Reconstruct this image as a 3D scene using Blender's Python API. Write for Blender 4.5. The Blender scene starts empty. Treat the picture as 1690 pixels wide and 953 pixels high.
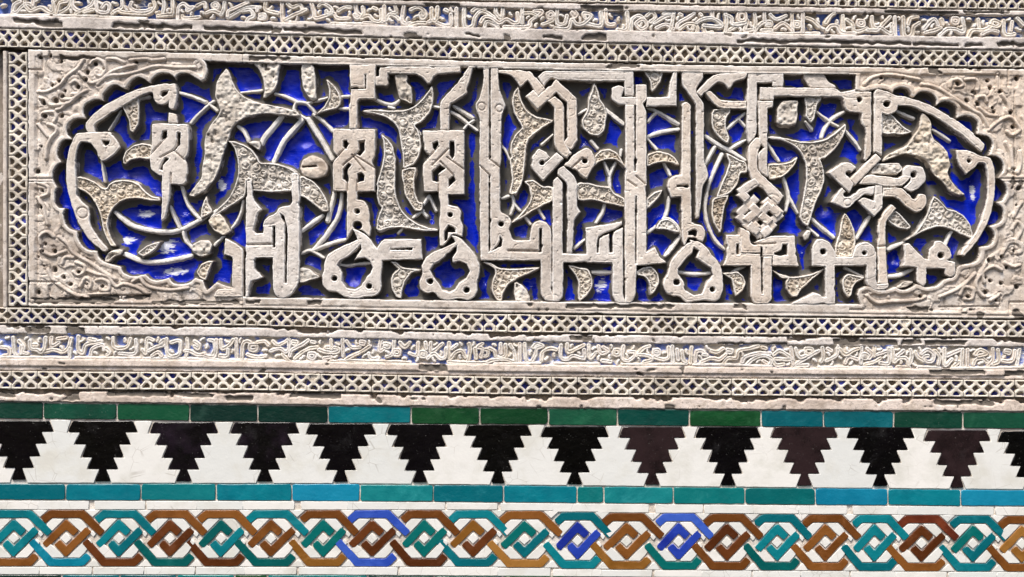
import bpy, math, random
import numpy as np
from mathutils import Vector

C = bpy.context.scene.collection
SC = bpy.context.scene

# ---------------------------------------------------------------- camera, sky, sun, exposure
DIST = 2.40                      # metres from the lens to the wall face
EYE = 1.50                       # lens height
cam = bpy.data.cameras.new('camera'); cam.sensor_width = 36.0
cam.lens = 36.0 * DIST / 1.690
cam.clip_start = 0.05; cam.clip_end = 200.0
cam_ob = bpy.data.objects.new('camera', cam); C.objects.link(cam_ob)
cam_ob.location = (0.0, -DIST, EYE); cam_ob.rotation_euler = (math.radians(90), 0, 0)
SC.camera = cam_ob

SUN_EL, SUN_AZ = math.radians(58), math.radians(-24)     # azimuth from the wall normal, minus = to the left
sun_dir = Vector((math.sin(SUN_AZ) * math.cos(SUN_EL), -math.cos(SUN_AZ) * math.cos(SUN_EL), math.sin(SUN_EL)))
world = bpy.data.worlds.new("World"); SC.world = world; world.use_nodes = True
wn = world.node_tree.nodes; wl = world.node_tree.links; wn.clear()
sky = wn.new('ShaderNodeTexSky'); sky.sky_type = 'NISHITA'; sky.sun_disc = False
sky.sun_elevation = SUN_EL; sky.sun_rotation = math.atan2(sun_dir.x, sun_dir.y)
sky.air_density = 1.0; sky.dust_density = 4.0; sky.ozone_density = 1.0
bg = wn.new('ShaderNodeBackground'); bg.inputs['Strength'].default_value = 0.085
wo = wn.new('ShaderNodeOutputWorld')
wl.new(sky.outputs[0], bg.inputs['Color']); wl.new(bg.outputs[0], wo.inputs['Surface'])
sun = bpy.data.lights.new('sun', 'SUN'); sun.energy = 2.3; sun.angle = math.radians(17); sun.color = (1.0, 0.95, 0.885)
sun_ob = bpy.data.objects.new('sun', sun); C.objects.link(sun_ob)
sun_ob.rotation_euler = sun_dir.to_track_quat('Z', 'Y').to_euler(); sun_ob.location = (-1, -2, 4)
vs = SC.view_settings
vs.view_transform = 'Standard'; vs.look = 'None'; vs.gamma = 1.0; vs.use_curve_mapping = False
vs.exposure = 0.82
# ---------------------------------------------------------------- measured outlines (millimetres on the wall; five units = 1 mm in a tile)
TILES = {'a0':(30,85),'a1':(30,230),'a2':(30,345),'b0':(340,85),'b1':(340,230),'b2':(340,330),'c0':(600,85),'c1':(600,230),'c2':(600,330),
 'd0':(850,85),'d1':(850,230),'d2':(850,330),'e0':(1100,85),'e1':(1100,230),'e2':(1100,330),'f0':(1352,85),'f1':(1352,230),'f2':(1352,330),
 't0':(0,0),'t1':(338,0),'t2':(676,0),'t3':(1014,0),'t4':(1352,0),'l0':(0,540),'l1':(338,540),'l2':(676,540),'l3':(1014,550),'l4':(1352,550)}
# the scalloped opening of the panel
OPENING = """335,98 345,101 420,104 575,107.5 760,111 850,114 1050,118 1190,121 1290,123 1413,123 1412,148 1425,152 1440,148 1460,147 1474,154
1477,147 1488,144 1500,148 1505,158 1510,160 1517,153 1528,151 1540,156 1546,165 1545,176 1552,169 1562,167 1574,171 1580,181 1579,196
1588,192 1600,191 1611,197 1615,207 1613,221 1623,223 1633,227 1639,239 1633,256 1643,258 1652,264 1657,278 1647,294 1656,300 1662,316 1655,331 1645,334
1655,345 1656,358 1650,368 1634,374 1641,385 1640,397 1634,405 1618,409 1618,422 1610,433 1592,437 1582,440 1574,457 1560,461 1548,471 1532,475
1520,472 1512,469 1500,477 1488,479 1478,474 1467,478 1450,480 1438,474 1428,473 1418,478 1415,487 1421,503 1300,502 1200,501 1100,500 1000,499.5 900,498 800,497 700,496 600,494 480,492 402,490
385,478 383,475 370,471 357,466 350,473 341,480 335,463 322,459 314,466 300,470 285,467 278,459 265,463 250,462 240,453 226,456 212,455 203,450 199,441
184,437 170,432 163,425 160,414 148,414 137,408 129,395 127,382 117,379 108,370 104,356 106,345 97,343 91,335 90,321 94,310
88,300 87,286 92,275 101,268 95,258 96,243 104,232 118,230 110,220 112,206 124,196 140,195 137,184 141,172 157,164 170,166 171,154 187,140 207,147
212,138 228,127 248,137 253,127 268,120 284,124 289,132 291,125 300,121 311,122 322,128 332,134 338,131 342,118 340,105"""
SHAPES = """
L a0 1290,262 1200,268 1090,285 1000,305 900,345 800,395 700,450 620,515 555,590 550,620 570,665 630,668 620,610 650,585 720,540 800,490 900,430 990,375 1080,335 1105,345 1105,390 1130,430 1180,445 1225,430 1240,410 1240,470 1260,485 1290,470 1310,380 1305,300 /H 1170,360 1190,330 1240,320 1230,350 1190,380
L a0 1238,500 1310,520 1312,590 1238,590
L a1 480,-48 560,-55 760,-58 790,-20 830,40 840,70 800,120 720,175 690,185 660,140 640,90 600,30 520,20 500,45 480,110 470,200 475,300 480,400 490,470 530,520 580,560 590,620 585,680 610,740 650,800 690,850 740,905 720,925 700,925 640,880 570,810 500,700 460,600 420,480 400,380 395,270 400,180 420,90 445,10 /H 690,10 760,8 750,40 720,60 695,35 /O 530,608,45
S a1 5 690,180 700,260 715,350
L a1 1105,-125 1150,-130 1390,-120 1405,-90 1410,80 1395,130 1370,160 1395,210 1400,280 1385,350 1360,375 1255,370 1250,450 1240,520 1215,640 1180,680 1185,500 1185,300 1170,300 1090,250 1085,150 1090,120 1100,100 /H 1190,-65 1230,-75 1225,-20 1180,10 /H 1310,-55 1340,-55 1335,40 1290,100 1280,80 1310,40 /H 1180,200 1210,150 1245,160 1195,215 1190,260 1165,250 /G2 1225,-20 1085,130 /G2 1285,90 1170,150 /G2 1280,90 1370,170 /G2 1260,280 1260,370
F s 127,293 142,294 158,301 168,310 175,312 180,304 190,299 205,297 218,299 230,305 238,315 250,324 263,327 264,332 245,331 230,327 212,328 198,333 187,343 180,356 177,370 180,386 187,400 191,406 183,407 174,390 169,372 165,352 159,338 150,325 140,316 127,311
D s 203,262 208,250 220,240 235,237 249,239 252,243 248,263 230,261 216,264 207,272 203,270
S s 7 190,351 212,370 238,379 268,383 296,380 318,370 345,355 370,342 390,330 402,318
S s 8 176,427 186,417 201,418 219,426 242,433 277,431 315,423
R s 173,431 178,418 188,413 202,413 200,420 188,424 180,432
S s 5 401,332 397,352 388,370 375,384 354,405
S s 5 302,383 306,398 318,410
D s 228,418 240,407 255,401 264,400 258,410 245,420 236,424
S s 4 236,424 262,403
D s 324,450 332,436 345,431 352,432 345,445 340,462 330,459
R s 317,405 330,397 345,398 350,405 346,420 330,424 318,416
D s 340,325 345,340 350,350 333,360 332,348
S s 5 300,308 308,335 318,350 330,362
S s 5 280,340 288,360 296,377
R s 373,114 379,122 384,136 390,149 402,160 420,168 445,174 470,178 492,186 494,192 470,190 445,187 422,189 405,194 393,201 381,216 376,233 369,254 361,279 352,300 338,315 320,325 312,322 322,308 332,296 335,271 338,255 337,240 339,222 348,206 361,190 364,182 360,172 355,158 357,137 364,124
S s 5 294,153 318,160 338,168
S s 5 315,203 328,188 345,173 352,168
S s 5 345,172 358,183
D s 200,172 215,164 228,163 230,185 229,205 220,219 215,216 213,200 208,188 203,180
S s 4 180,215 200,182
S s 5 228,164 246,160
L b2 330,-160 375,-160 380,-70 395,10 440,60 470,80 430,120 400,200 390,255 410,275 465,275 470,220 480,170 510,140 560,120 580,105 600,70 640,55 690,50 713,20 708,-60 705,-200 720,-220 750,-220 765,-200 772,60 770,690 700,790 640,815 580,800 555,740 550,640 550,480 410,480 400,500 410,560 430,600 465,640 430,655 370,670 355,720 350,800 325,805 /H 550,215 572,215 570,395 548,395 /H 610,110 640,130 665,200 672,300 665,690 645,690 652,300 645,200 620,150 /G3 330,372 545,366
L b2 158,320 240,360 305,405 303,803 215,803 60,803 90,740 215,730 220,470 150,450
R b2 20,170 110,115 190,225 200,260 140,295 60,250
F b1 175,12 240,22 310,45 370,80 415,135 445,195 520,198 600,208 690,240 745,275 705,300 705,425 380,425 370,340 335,340 325,470 220,540 110,610 30,655 90,580 170,510 220,430 255,340 268,260 262,180 240,90 210,40
F b1 775,310 860,330 920,380 970,450 1005,530 1010,590 960,600 920,560 870,520 810,480 775,465
P b1 785,215 800,170 850,143 900,140 960,160 1000,210 1005,260 975,305 920,325 850,318 800,290 780,250 /H 790,222 910,213 920,228 790,240
S b0 4 270,345 460,325
S b0 5 570,350 660,375 740,415
S b0 5 745,420 830,430 905,510
S b0 5 740,420 725,485 790,535 830,560
S b0 5 830,430 1000,385
F b0 995,235 1050,275 1090,330 1115,390 1110,440 1080,470 1040,480 960,500 900,525 980,450 1010,390 1020,330
S b0 5 1090,470 1180,475
S b0 5 1110,375 1180,370
S b0 9 640,520 560,610 480,710 455,765
S b0 9 790,570 640,740 560,910
S b0 9 840,560 950,730 1040,890
S b0 6 890,520 970,580 1050,660
S b0 6 640,510 720,520 790,560
S b0 6 260,620 310,660 350,740
R b0 350,750 440,745 440,810 400,790
R b0 400,90 605,90 600,160 590,260 560,330 490,385 470,380 485,320 475,230 440,150
R b0 795,112 880,112 900,200 905,300 910,390 880,410 840,370 800,300 790,210
L b0 1185,110 1400,110 1395,390 1262,392 1250,420 1248,640 1185,640 1183,450 1190,370 1200,320 1190,290 /H 1308,190 1325,190 1325,312 1190,312 1190,297 1308,297
R b2 770,565 850,570 900,610 935,640 850,665 770,685
S b2 6 790,255 870,195 960,130
S b1 7 1060,440 1030,560 1000,670
S b1 7 1120,440 1110,560 1070,670 960,830 880,920
S b2 5 780,450 860,420 970,480
S b2 6 880,420 1000,370 1150,330
L b1 1050,-85 1395,-80 1397,130 1365,190 1397,250 1390,430 1245,435 1245,500 1300,510 1335,550 1352,620 1345,680 1365,730 1350,800 1290,750 1210,735 1162,830 1162,430 1050,425 1045,190 1090,140 1050,100 /H 1130,10 1165,5 1175,40 1155,85 1130,60 /H 1255,15 1310,10 1310,90 1270,140 1240,120 1265,90 /H 1130,250 1175,195 1205,210 1165,265 1165,345 1130,330 /H 1250,285 1285,275 1310,300 1300,345 1250,355 /C 1245,595,24 /C 1250,712,38 /G2 1175,40 1045,185 /G2 1265,100 1130,215 /G2 1205,130 1310,260 /G2 1240,140 1395,240 /G2 1165,265 1165,430 /G2 1245,340 1245,430
L b2 1205,235 1290,270 1360,330 1410,405 1450,340 1470,330 1775,325 1785,490 1450,500 1455,560 1440,640 1450,720 1430,770 1380,800 1310,800 1230,820 1140,800 1070,755 1010,755 960,710 945,650 975,590 975,520 1000,460 1060,420 1160,370 1250,330 1240,290 /H 1275,370 1285,410 1240,470 1220,500 1250,485 1310,475 1350,500 1375,560 1360,610 1310,650 1280,710 1230,745 1160,730 1120,670 1125,600 1080,540 1110,500 1170,470 1230,420 /C 1060,650,25 /C 1345,715,25 /H 1520,400 1705,395 1700,415 1520,415
S b2 4 1090,530 1170,545 1250,530 1360,520
L c0 128,125 800,125 795,170 700,180 610,185 575,215 555,260 530,270 510,245 480,210 440,190 200,180 205,215 195,230 205,270 190,285 100,285 98,205 128,205
R c0 262,195 355,195 360,260 395,300 400,430 350,410 300,395 285,330 270,270
S c0 5 90,395 230,440 320,385
S c0 5 210,460 250,470
F c0 0,488 100,482 200,490 330,490 420,455 490,390 540,330 562,290 577,350 572,430 545,510 480,580 425,612 450,650 472,720 475,790 455,870 420,930 340,965 325,960 325,860 305,740 285,640 250,585 180,540 90,515 0,500
F c1 320,255 430,235 425,300 415,380 430,460 455,520 490,530 480,590 430,590 380,530 340,450 325,350
S c1 6 490,545 540,470
S c1 5 540,470 600,590
S c1 5 480,590 520,640
S c1 5 410,650 490,590
F c1 150,-35 200,0 240,60 265,160 262,290 258,400 275,500 310,580 360,640 430,690 520,730 605,742 605,758 500,757 400,742 300,727 200,735 130,757 108,740 112,670 135,605 155,565 128,540 108,470 115,400 105,380 130,300 155,220 170,130 165,30 /G2 105,365 250,290
S c1 4 285,775 325,730
S c0 5 740,450 905,550
S c0 5 720,500 800,545 865,600
S c0 4 830,640 865,600 910,570
S c0 4 865,600 940,655
S c0 5 575,455 630,465
S c0 5 405,615 445,650 470,690
L c0 870,125 905,125 880,220 850,310 855,345 800,380 730,430 705,460 705,645 635,645 630,450 640,410 700,340 760,280 810,210
L c2 715,290 790,310 870,390 930,470 960,540 955,620 935,690 940,750 920,800 870,830 780,815 700,830 630,815 580,760 520,775 470,740 460,670 490,610 480,540 510,480 580,430 680,390 760,350 745,320 /H 775,370 770,420 735,480 740,515 800,510 850,530 880,590 850,650 790,690 760,740 710,765 650,745 620,690 580,640 550,580 580,530 660,480 730,410 /C 550,675,25 /C 850,745,28
L c1 490,-70 830,-75 832,455 700,458 700,545 780,560 805,600 800,670 825,730 815,805 740,775 660,880 630,880 622,430 500,435 490,200 550,130 495,90 /H 570,35 610,15 620,45 590,95 570,70 /H 710,15 750,15 750,140 730,170 710,130 /H 565,265 630,210 680,240 620,290 615,360 565,345 /H 705,330 745,295 760,340 730,370 700,400 /C 715,625,24 /H 665,850 665,760 700,710 750,730 760,770 700,770 690,830 /G2 620,60 490,200 /G2 700,80 565,215 /G2 690,150 830,250 /G2 635,185 745,300 /G2 620,300 620,430
L c1 988,-600 1110,-600 1115,-440 1150,-325 1175,-275 1150,-225 1135,-165 1135,180 1125,230 1128,600 1190,630 1222,680 1200,750 1230,835 1370,835 1378,760 1400,700 1450,670 1510,690 1545,740 1552,800 1550,1000 1551,1260 1590,1335 1500,1335 1465,1280 1465,1040 1460,1000 970,1000 962,840 958,300 958,200 960,-150 955,-190 925,-245 925,-295 960,-345 995,-475 /H 1035,-585 1050,-585 1052,150 1036,170 /H 1032,300 1048,300 1047,920 1032,935 /H 1450,735 1475,735 1472,935 1448,935 /H 1125,800 1150,830 1140,880 1050,930 1100,880 1120,840 /C 1135,700,24 /G2 955,215 1045,300 /G2 1050,170 1130,235 /G3 1195,920 1450,925 /O 975,-270,32 /O 1120,-255,30
F c1 1275,-435 1240,-385 1225,-305 1240,-215 1290,-135 1310,-95 1250,-35 1215,45 1210,110 1225,150 1205,165 1215,240 1228,330 1205,450 1260,455 1300,380 1322,310 1332,170 1340,70 1360,0 1420,-50 1490,-105 1560,-140 1560,-158 1420,-185 1340,-240 1290,-345 1283,-425
S c1 4 1135,50 1180,110 1215,200
S c1 5 1225,450 1240,540 1215,620
S c1 4 1240,530 1290,590
S c1 5 1140,490 1215,465
S c0 4 1470,770 1560,690
F c1 1330,350 1400,335 1450,370 1480,390 1560,400 1560,515 1480,545 1400,590 1290,660 1225,690 1240,670 1310,610 1360,540 1385,480 1370,400
S c1 5 1330,640 1375,700
S c1 5 1440,570 1490,655
D c2 225,515 260,510 320,560 470,580 400,600 350,660 320,740 310,810 270,800 235,740 225,670 245,610 290,570
D c2 990,515 1060,525 1100,560 1200,575 1450,560 1380,600 1290,640 1200,690 1150,770 1140,835 1100,830 1060,760 1060,680 1090,610 1085,570
R c2 1250,690 1300,700 1350,750 1370,838 1255,838
L d0 -135,155 125,155 250,310 190,370 105,240 40,300 20,260 -30,200 -135,178
L d0 190,210 240,160 980,160 985,365 905,365 905,245 640,245 350,235 330,225 270,240 240,290
B d0 80 120,345 190,425 340,285 470,405 475,720 430,790
L d0 270,410 330,370 405,440 405,760 470,840 430,890 325,795 325,460
L d1 130,160 190,80 240,90 290,150 240,190 225,215 345,110 400,160 330,240 230,345 140,240 /C 222,195,24
L d1 405,215 480,130 590,65 650,110 665,200 590,325 470,240 /C 575,180,25 /G2 560,155 470,235
L d1 355,250 400,220 515,330 512,560 545,600 490,655 472,938 430,938 432,360 350,290
L d2 312,-150 350,-190 392,-140 392,445 592,448 585,232 700,212 800,200 885,172 888,205 810,248 680,300 675,440 692,440 695,312 775,282 778,438 808,438 810,268 890,232 893,770 905,850 840,850 805,790 810,540 800,522 530,515 400,520 395,800 360,840 310,838 310,760
L d2 912,-785 1000,-785 1000,-950 1085,-950 1090,-830 1055,-790 1085,-730 1085,430 1155,393 1190,460 1250,520 1005,545 995,790 960,850 910,850 907,-150 912,-300 /H 985,-780 1001,-780 1001,-235 985,-235 /H 992,-30 1009,-30 1004,530 992,530 /G2 930,-160 1000,-110 /G2 1000,-195 1075,-130
L d0 800,300 860,280 905,300 890,350 880,375 1000,375 1000,440 905,440 860,440 795,400
L d0 1090,380 1265,375 1280,270 1310,160 1337,160 1335,450 1085,455
D d0 1070,160 1210,160 1205,250 1130,335 1115,250
F d0 655,265 690,340 700,400 740,450 760,520 745,600 735,660 690,695 620,690 560,630 550,570 580,520 600,480 605,400 635,330
S d0 8 745,480 820,540 895,600
S d0 5 630,740 680,800
S d0 5 520,520 590,480
D d1 650,150 700,95 770,80 840,110 890,190 905,225 830,165 760,165 690,190 660,215
S d1 5 735,190 780,300
S d1 5 835,190 785,300 785,400
S d1 4 880,90 870,140
F d1 515,370 600,360 690,385 790,400 820,450 908,490 908,560 820,540 740,525 640,500 520,500
S d1 5 740,540 720,610 670,690
S d1 5 575,830 485,905
D d1 1090,130 1160,100 1250,110 1320,150 1350,210 1290,195 1220,185 1150,200 1090,225
S d1 5 1225,190 1280,295
S d0 6 1090,460 1200,510 1350,600
S d0 5 1170,500 1130,540 1100,580
S d0 7 1080,710 1220,665 1350,645
S d0 5 1090,720 1170,810
D d1 1085,490 1150,440 1215,420 1190,480 1130,540 1090,570
S d1 6 1275,480 1250,620 1180,710 1090,775
D d1 1160,740 1200,670 1260,655 1320,690 1360,770 1240,745
S d1 4 1200,680 1250,650 1320,690 1365,780 1340,850 1260,950
S d2 5 1360,310 1240,465
D d2 440,540 530,560 600,570 640,650 640,720 600,780 535,835 520,780 525,680 490,610
S d2 6 640,600 800,600
D d2 1005,590 1060,560 1130,550 1180,610 1190,690 1150,765 1120,780 1110,700 1080,640 1010,620
L e1 128,-555 300,-550 302,-500 245,-425 245,-385 312,-295 308,170 352,305 300,385 272,640 245,650 245,-290 170,-390 128,-450
L e1 130,-290 165,-310 200,-285 200,400 205,560 205,690 270,695 315,740 325,800 300,850 230,815 180,810 150,880 130,840 125,470 40,480 10,400 20,330 80,300 125,295 /H 180,765 215,745 250,765 245,800 180,795 /H 85,378 185,375 185,393 85,396
L e2 190,330 280,345 370,435 445,530 465,630 470,740 440,820 390,840 330,822 240,838 165,850 110,795 40,795 -20,745 -30,680 10,620 30,520 80,450 160,370 200,350 /H 225,390 270,420 250,480 300,520 370,560 385,620 340,680 310,740 290,780 230,790 160,750 145,680 100,620 95,570 150,500 210,440 /C 80,685,24 /C 380,740,25
S e2 5 105,600 240,615 375,605
L e0 385,185 660,175 665,200 640,230 560,245 530,300 510,310 480,270 420,250 285,375 245,340
L e0 320,340 360,325 450,405 660,410 660,475 420,470
F e0 390,480 530,480 490,560 490,640 520,720 500,760 430,710 380,640 370,570
S e0 5 500,640 650,510
S e0 4 600,560 650,620
S e0 5 520,810 660,730
S e0 7 320,700 430,770 540,830 650,900
S e0 5 310,950 400,790
S e0 5 410,950 460,850
S e1 6 460,130 390,280 345,400 320,560 340,700 400,830 480,910
F e1 500,120 600,170 660,190 665,270 610,280 590,370 520,450 415,480 440,400 490,290 520,200
F e1 385,485 510,465 480,560 460,660 455,745 435,770 380,670 370,580
L e0 675,180 965,182 965,290 870,290 870,262 748,262 745,690 680,765 668,740 668,420
L e0 775,295 1400,305 1445,340 1560,315 1575,400 1610,500 1530,490 1480,400 1450,375 890,370 885,400 830,402 775,395
L e1 755,-315 880,-315 880,-258 835,-255 832,210 838,310 790,285 765,250 758,120 810,70 765,20 765,-30
L e1 680,45 745,-20 800,10 750,110 750,260 860,360 970,465 925,535 860,480 700,330 690,280 675,240
B e1 70 600,445 750,345
B e1 70 605,440 670,500
X e1 66 650,505 897,735
X e1 66 590,625 800,795
X e1 66 815,500 950,625
X e1 66 915,495 645,730
X e1 66 745,480 590,625
X e1 66 950,610 730,800
Y e1 66 696,548 770,618
Y e1 66 778,620 858,690
Y e1 66 650,680 735,600
Y e1 66 860,535 790,605
Y e1 66 760,695 690,760
Y e1 66 680,700 760,770
Y e1 66 860,560 935,625
Y e1 66 860,730 790,790
L e2 495,292 608,290 608,440 775,448 775,470 870,470 870,820 840,857 725,857 695,800 700,542 465,545 498,480 /H 578,365 600,365 608,455 578,455 /H 778,470 800,470 798,780 785,780
L e2 612,230 690,260 700,360 775,375 775,438 612,438
L e2 690,350 760,340 870,298 1060,298 1068,430 1092,548 880,545 880,460 800,465 800,390 /H 890,440 950,410 960,365 1000,365 1000,455 890,455 /G2 690,355 800,365 900,360
D e1 840,210 940,205 1020,190 1080,150 1060,210 1000,280 940,320 850,330 838,300
S e1 5 830,30 930,180
S e1 5 965,315 1010,470 985,590
S e1 5 1010,470 1080,610
F e1 840,-22 960,-12 1090,20 1200,25 1310,5 1400,-55 1475,-125 1482,-75 1440,5 1400,75 1310,155 1268,170 1302,260 1302,350 1270,445 1230,520 1200,620 1170,712 1120,690 1100,640 1120,520 1140,420 1155,330 1150,210 1110,110 1060,60 960,8 840,-5
S e1 6 1190,650 1270,720 1380,810
S e1 5 1170,730 1250,800
S e1 6 1680,640 1580,810
R e1 1125,800 1160,750 1190,760 1170,820 1140,835
F e2 1470,110 1510,150 1550,260 1560,350 1530,470 1400,470 1390,400 1430,270 1445,170
R e0 920,470 960,410 1080,410 1080,460 1070,600 960,610 910,590
D e0 1145,372 1280,375 1240,450 1220,560 1190,590 1150,540 1150,450
P e0 1130,190 1300,190 1330,250 1400,300 1180,298
S e0 5 1240,500 1350,580 1420,620
S e0 6 1480,490 1370,560 1310,640 1280,710
S e0 6 1470,650 1550,740 1600,815
S e0 5 1150,580 1200,640
L f2 -60,470 -55,390 -20,330 20,325 90,350 130,430 140,475 275,475 290,400 340,355 400,350 455,385 472,450 472,665 478,700 575,690 575,720 540,745 450,745 395,700 390,545 130,545 132,862 -240,862 -130,810 -40,765 55,805 52,550 -55,545 /C 35,430,27 /C 375,440,20
L f1 485,660 600,540 640,570 550,680 550,880 570,1190 490,1190 488,880 /G2 490,885 560,880
L f0 290,330 432,335 432,850 385,905 372,890 385,660 350,600 355,510 220,490 200,390 250,350 /C 330,400,25
L f0 455,340 480,310 560,330 640,370 700,370 830,410 950,460 1080,540 1180,600 1300,700 1370,770 1345,830 1290,790 1180,690 1050,600 960,540 850,490 760,450 650,445 640,500 570,525 520,510 520,860 465,830 450,850 455,600 /C 560,435,29
L f1 1135,90 1250,95 1330,140 1420,150 1450,250 1455,400 1440,550 1390,700 1310,840 1200,965 1170,955 1190,910 1290,780 1350,640 1390,500 1395,350 1390,250 1370,200 1320,190 1290,230 1215,290 1170,230 1140,160 /C 1240,180,20
Y f1 66 490,140 275,355
L f1 80,275 180,200 250,190 310,235 270,270 225,290 250,320 290,375 250,440 170,370 /C 245,285,25
L f1 100,520 190,400 230,440 215,480 260,475 350,400 460,390 450,460 370,450 320,500 230,580 /C 222,458,22 /O 235,520,30
L f1 330,370 390,290 650,320 700,300 760,310 690,390 530,390 460,370
R f1 430,280 480,200 660,200 690,250 640,290
L f1 690,250 740,210 860,230 880,300 880,350 830,400 760,440 700,400 760,340 750,310 700,310 /C 780,295,27
L f1 530,400 680,400 740,460 790,500 830,450 880,460 890,520 860,580 800,610 720,560 640,480 530,470 /C 783,470,27
L f1 320,510 370,480 460,510 465,380 525,380 525,570 455,640
S f1 7 520,180 600,130 720,110 820,130
R f1 850,-215 900,-180 930,-120 925,-40 950,10 1020,60 1060,120 1085,220 1060,270 1080,330 1130,400 1200,455 1170,465 1080,440 1020,350 940,290 920,230 880,170 820,140 720,115 600,150 520,185 560,130 640,95 720,60 770,-10 820,-80 835,-150
D f0 520,525 600,520 640,570 700,630 765,665 690,690 610,680 520,675
S f0 6 640,495 780,555
S f0 5 940,650 1010,690 1080,740
D f1 705,840 800,770 880,650 930,500 950,470 1020,530 1060,580 1130,590 1200,640 1250,710 1270,820 1180,790 1100,745 1000,720 900,740 800,790
D f1 560,660 630,590 700,660 755,720 730,745 640,730
S f1 6 1100,750 1040,870
S f1 6 420,640 310,820
L f2 700,370 740,360 800,420 865,485 900,495 910,400 960,340 1010,340 1080,410 1095,470 1060,500 1125,515 1125,620 1080,640 1040,620 1040,570 885,565 885,690 860,715 805,680 810,560 690,545 710,470 /C 1005,460,30
S f2 6 570,410 650,375 700,350
S f2 6 570,635 680,620 800,555
R f2 640,725 700,670 775,680 720,720
D f2 200,640 240,610 300,625 370,645 310,680 280,720 265,790 240,805 205,760 190,690
S f2 5 210,560 370,640
D e2 470,610 530,600 590,590 640,640 655,690 630,750 570,790 555,720 540,660
S e2 5 530,600 650,545
D e2 880,585 950,620 1040,640 1180,620 1305,570 1200,660 1110,740 1080,795 1030,800 990,740 985,680 1000,650 940,645
"""
SPANDREL = """
a0 590,100 640,60 700,90 715,150 680,200 640,190 640,165
a0 500,170 560,230 600,260 680,230 760,170 870,130 960,110
a0 650,270 740,200 870,190 1000,160 1130,120 1300,130 1450,130
a0 430,260 470,240 510,280 495,340 440,350
a0 330,330 360,390 440,390 500,350 560,320
a0 160,330 230,330 330,280 400,200 480,140 540,60
a0 170,380 220,400 260,440 330,440 420,420 480,360
a0 180,560 200,510 240,500 290,500 310,540 290,580
a0 310,480 350,470 400,420
a0 240,600 300,620 310,660 260,720 230,800 225,880
a0 160,600 200,650 240,700
a0 730,60 800,60 870,90
a0 920,70 1050,60 1100,70 1200,60
a1 150,480 200,560 220,640 240,700
a1 160,360 240,390 240,450 190,470
a2 180,290 170,230 230,190 290,230
a2 180,340 250,380 300,380 380,350
a2 330,230 400,290 430,340 470,380 580,440 680,510 800,580
a2 360,450 380,400 450,400
a2 470,440 540,470 540,520 490,545 450,520
a2 240,500 280,580 380,660 500,720 620,710 740,700
a2 680,640 680,670 740,670 745,610 690,580 640,590
a2 510,640 550,570 600,600 590,650
a2 570,510 650,540 740,560 800,640 870,620 980,650 1060,700
a2 940,600 1000,570 1040,620 1100,650 1250,670 1400,650
f0 380,270 450,210 600,190 830,230
f0 1090,290 1100,240 1160,230 1190,280 1130,290
f0 1280,350 1320,300 1300,230 1220,230
f0 1300,430 1310,380 1370,370 1390,410
f0 1320,460 1400,520 1470,530
f0 1000,400 1100,390 1200,440 1280,490 1340,520 1400,620
f0 1400,650 1480,580 1580,540 1640,600 1660,650 1600,690 1560,660
f0 1500,340 1560,420 1580,480
f0 850,270 960,290 1080,360 1190,430
f0 1480,190 1490,300
f0 1550,750 1590,850 1600,950
f1 1590,60 1600,200 1640,280 1670,200 1665,100
f1 1610,640 1650,560 1680,520
f1 1540,880 1560,840 1620,830 1680,880 1660,930 1600,930
f2 1500,480 1540,400 1580,350 1650,360 1680,420 1640,440 1600,410
f2 1540,520 1600,550 1660,540
f2 1370,680 1360,600 1440,550 1510,580
f2 1170,780 1200,720 1270,740 1270,810 1210,820
f2 1380,580 1320,640 1300,700 1340,780 1370,800
f2 1000,800 1100,760 1200,700 1290,610
f2 1340,600 1400,500 1440,460
f2 1420,830 1500,780
f2 400,790 480,850 600,840 800,830 880,800
f2 1600,240 1640,180 1680,240 1640,320
"""
PITS = """a0 260,35,16 340,80,20 168,45,20 270,270,22 330,240,18 625,100,24 965,85,20 485,290,24 375,320,14 350,365,22 210,530,24 350,530,22 200,420,26 300,400,26 560,170,22 545,230,24 700,140,14 180,780,14
a1 150,265,26 190,420,20 180,560,22
a2 290,500,26 370,565,22 420,625,20 205,470,14 155,690,16 685,640,16 215,290,16 490,520,18 200,350,16 290,350,22 560,620,16 160,400,14
f0 1150,265,24 1285,340,26 1315,430,24 1440,460,14 1450,495,16 1420,300,26 1610,620,22 1400,240,18 520,215,22 700,220,20 1230,400,20 1500,330,20 1590,500,18 1640,220,20
f1 1660,400,26 1600,400,14 1620,250,16
f2 1615,420,22 1240,800,20 1425,670,20 1380,640,18 1390,760,22 1510,690,22 845,800,20 1410,500,22 1510,470,22 1640,40,14 1640,720,22 1560,560,18 1470,830,16"""
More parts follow.
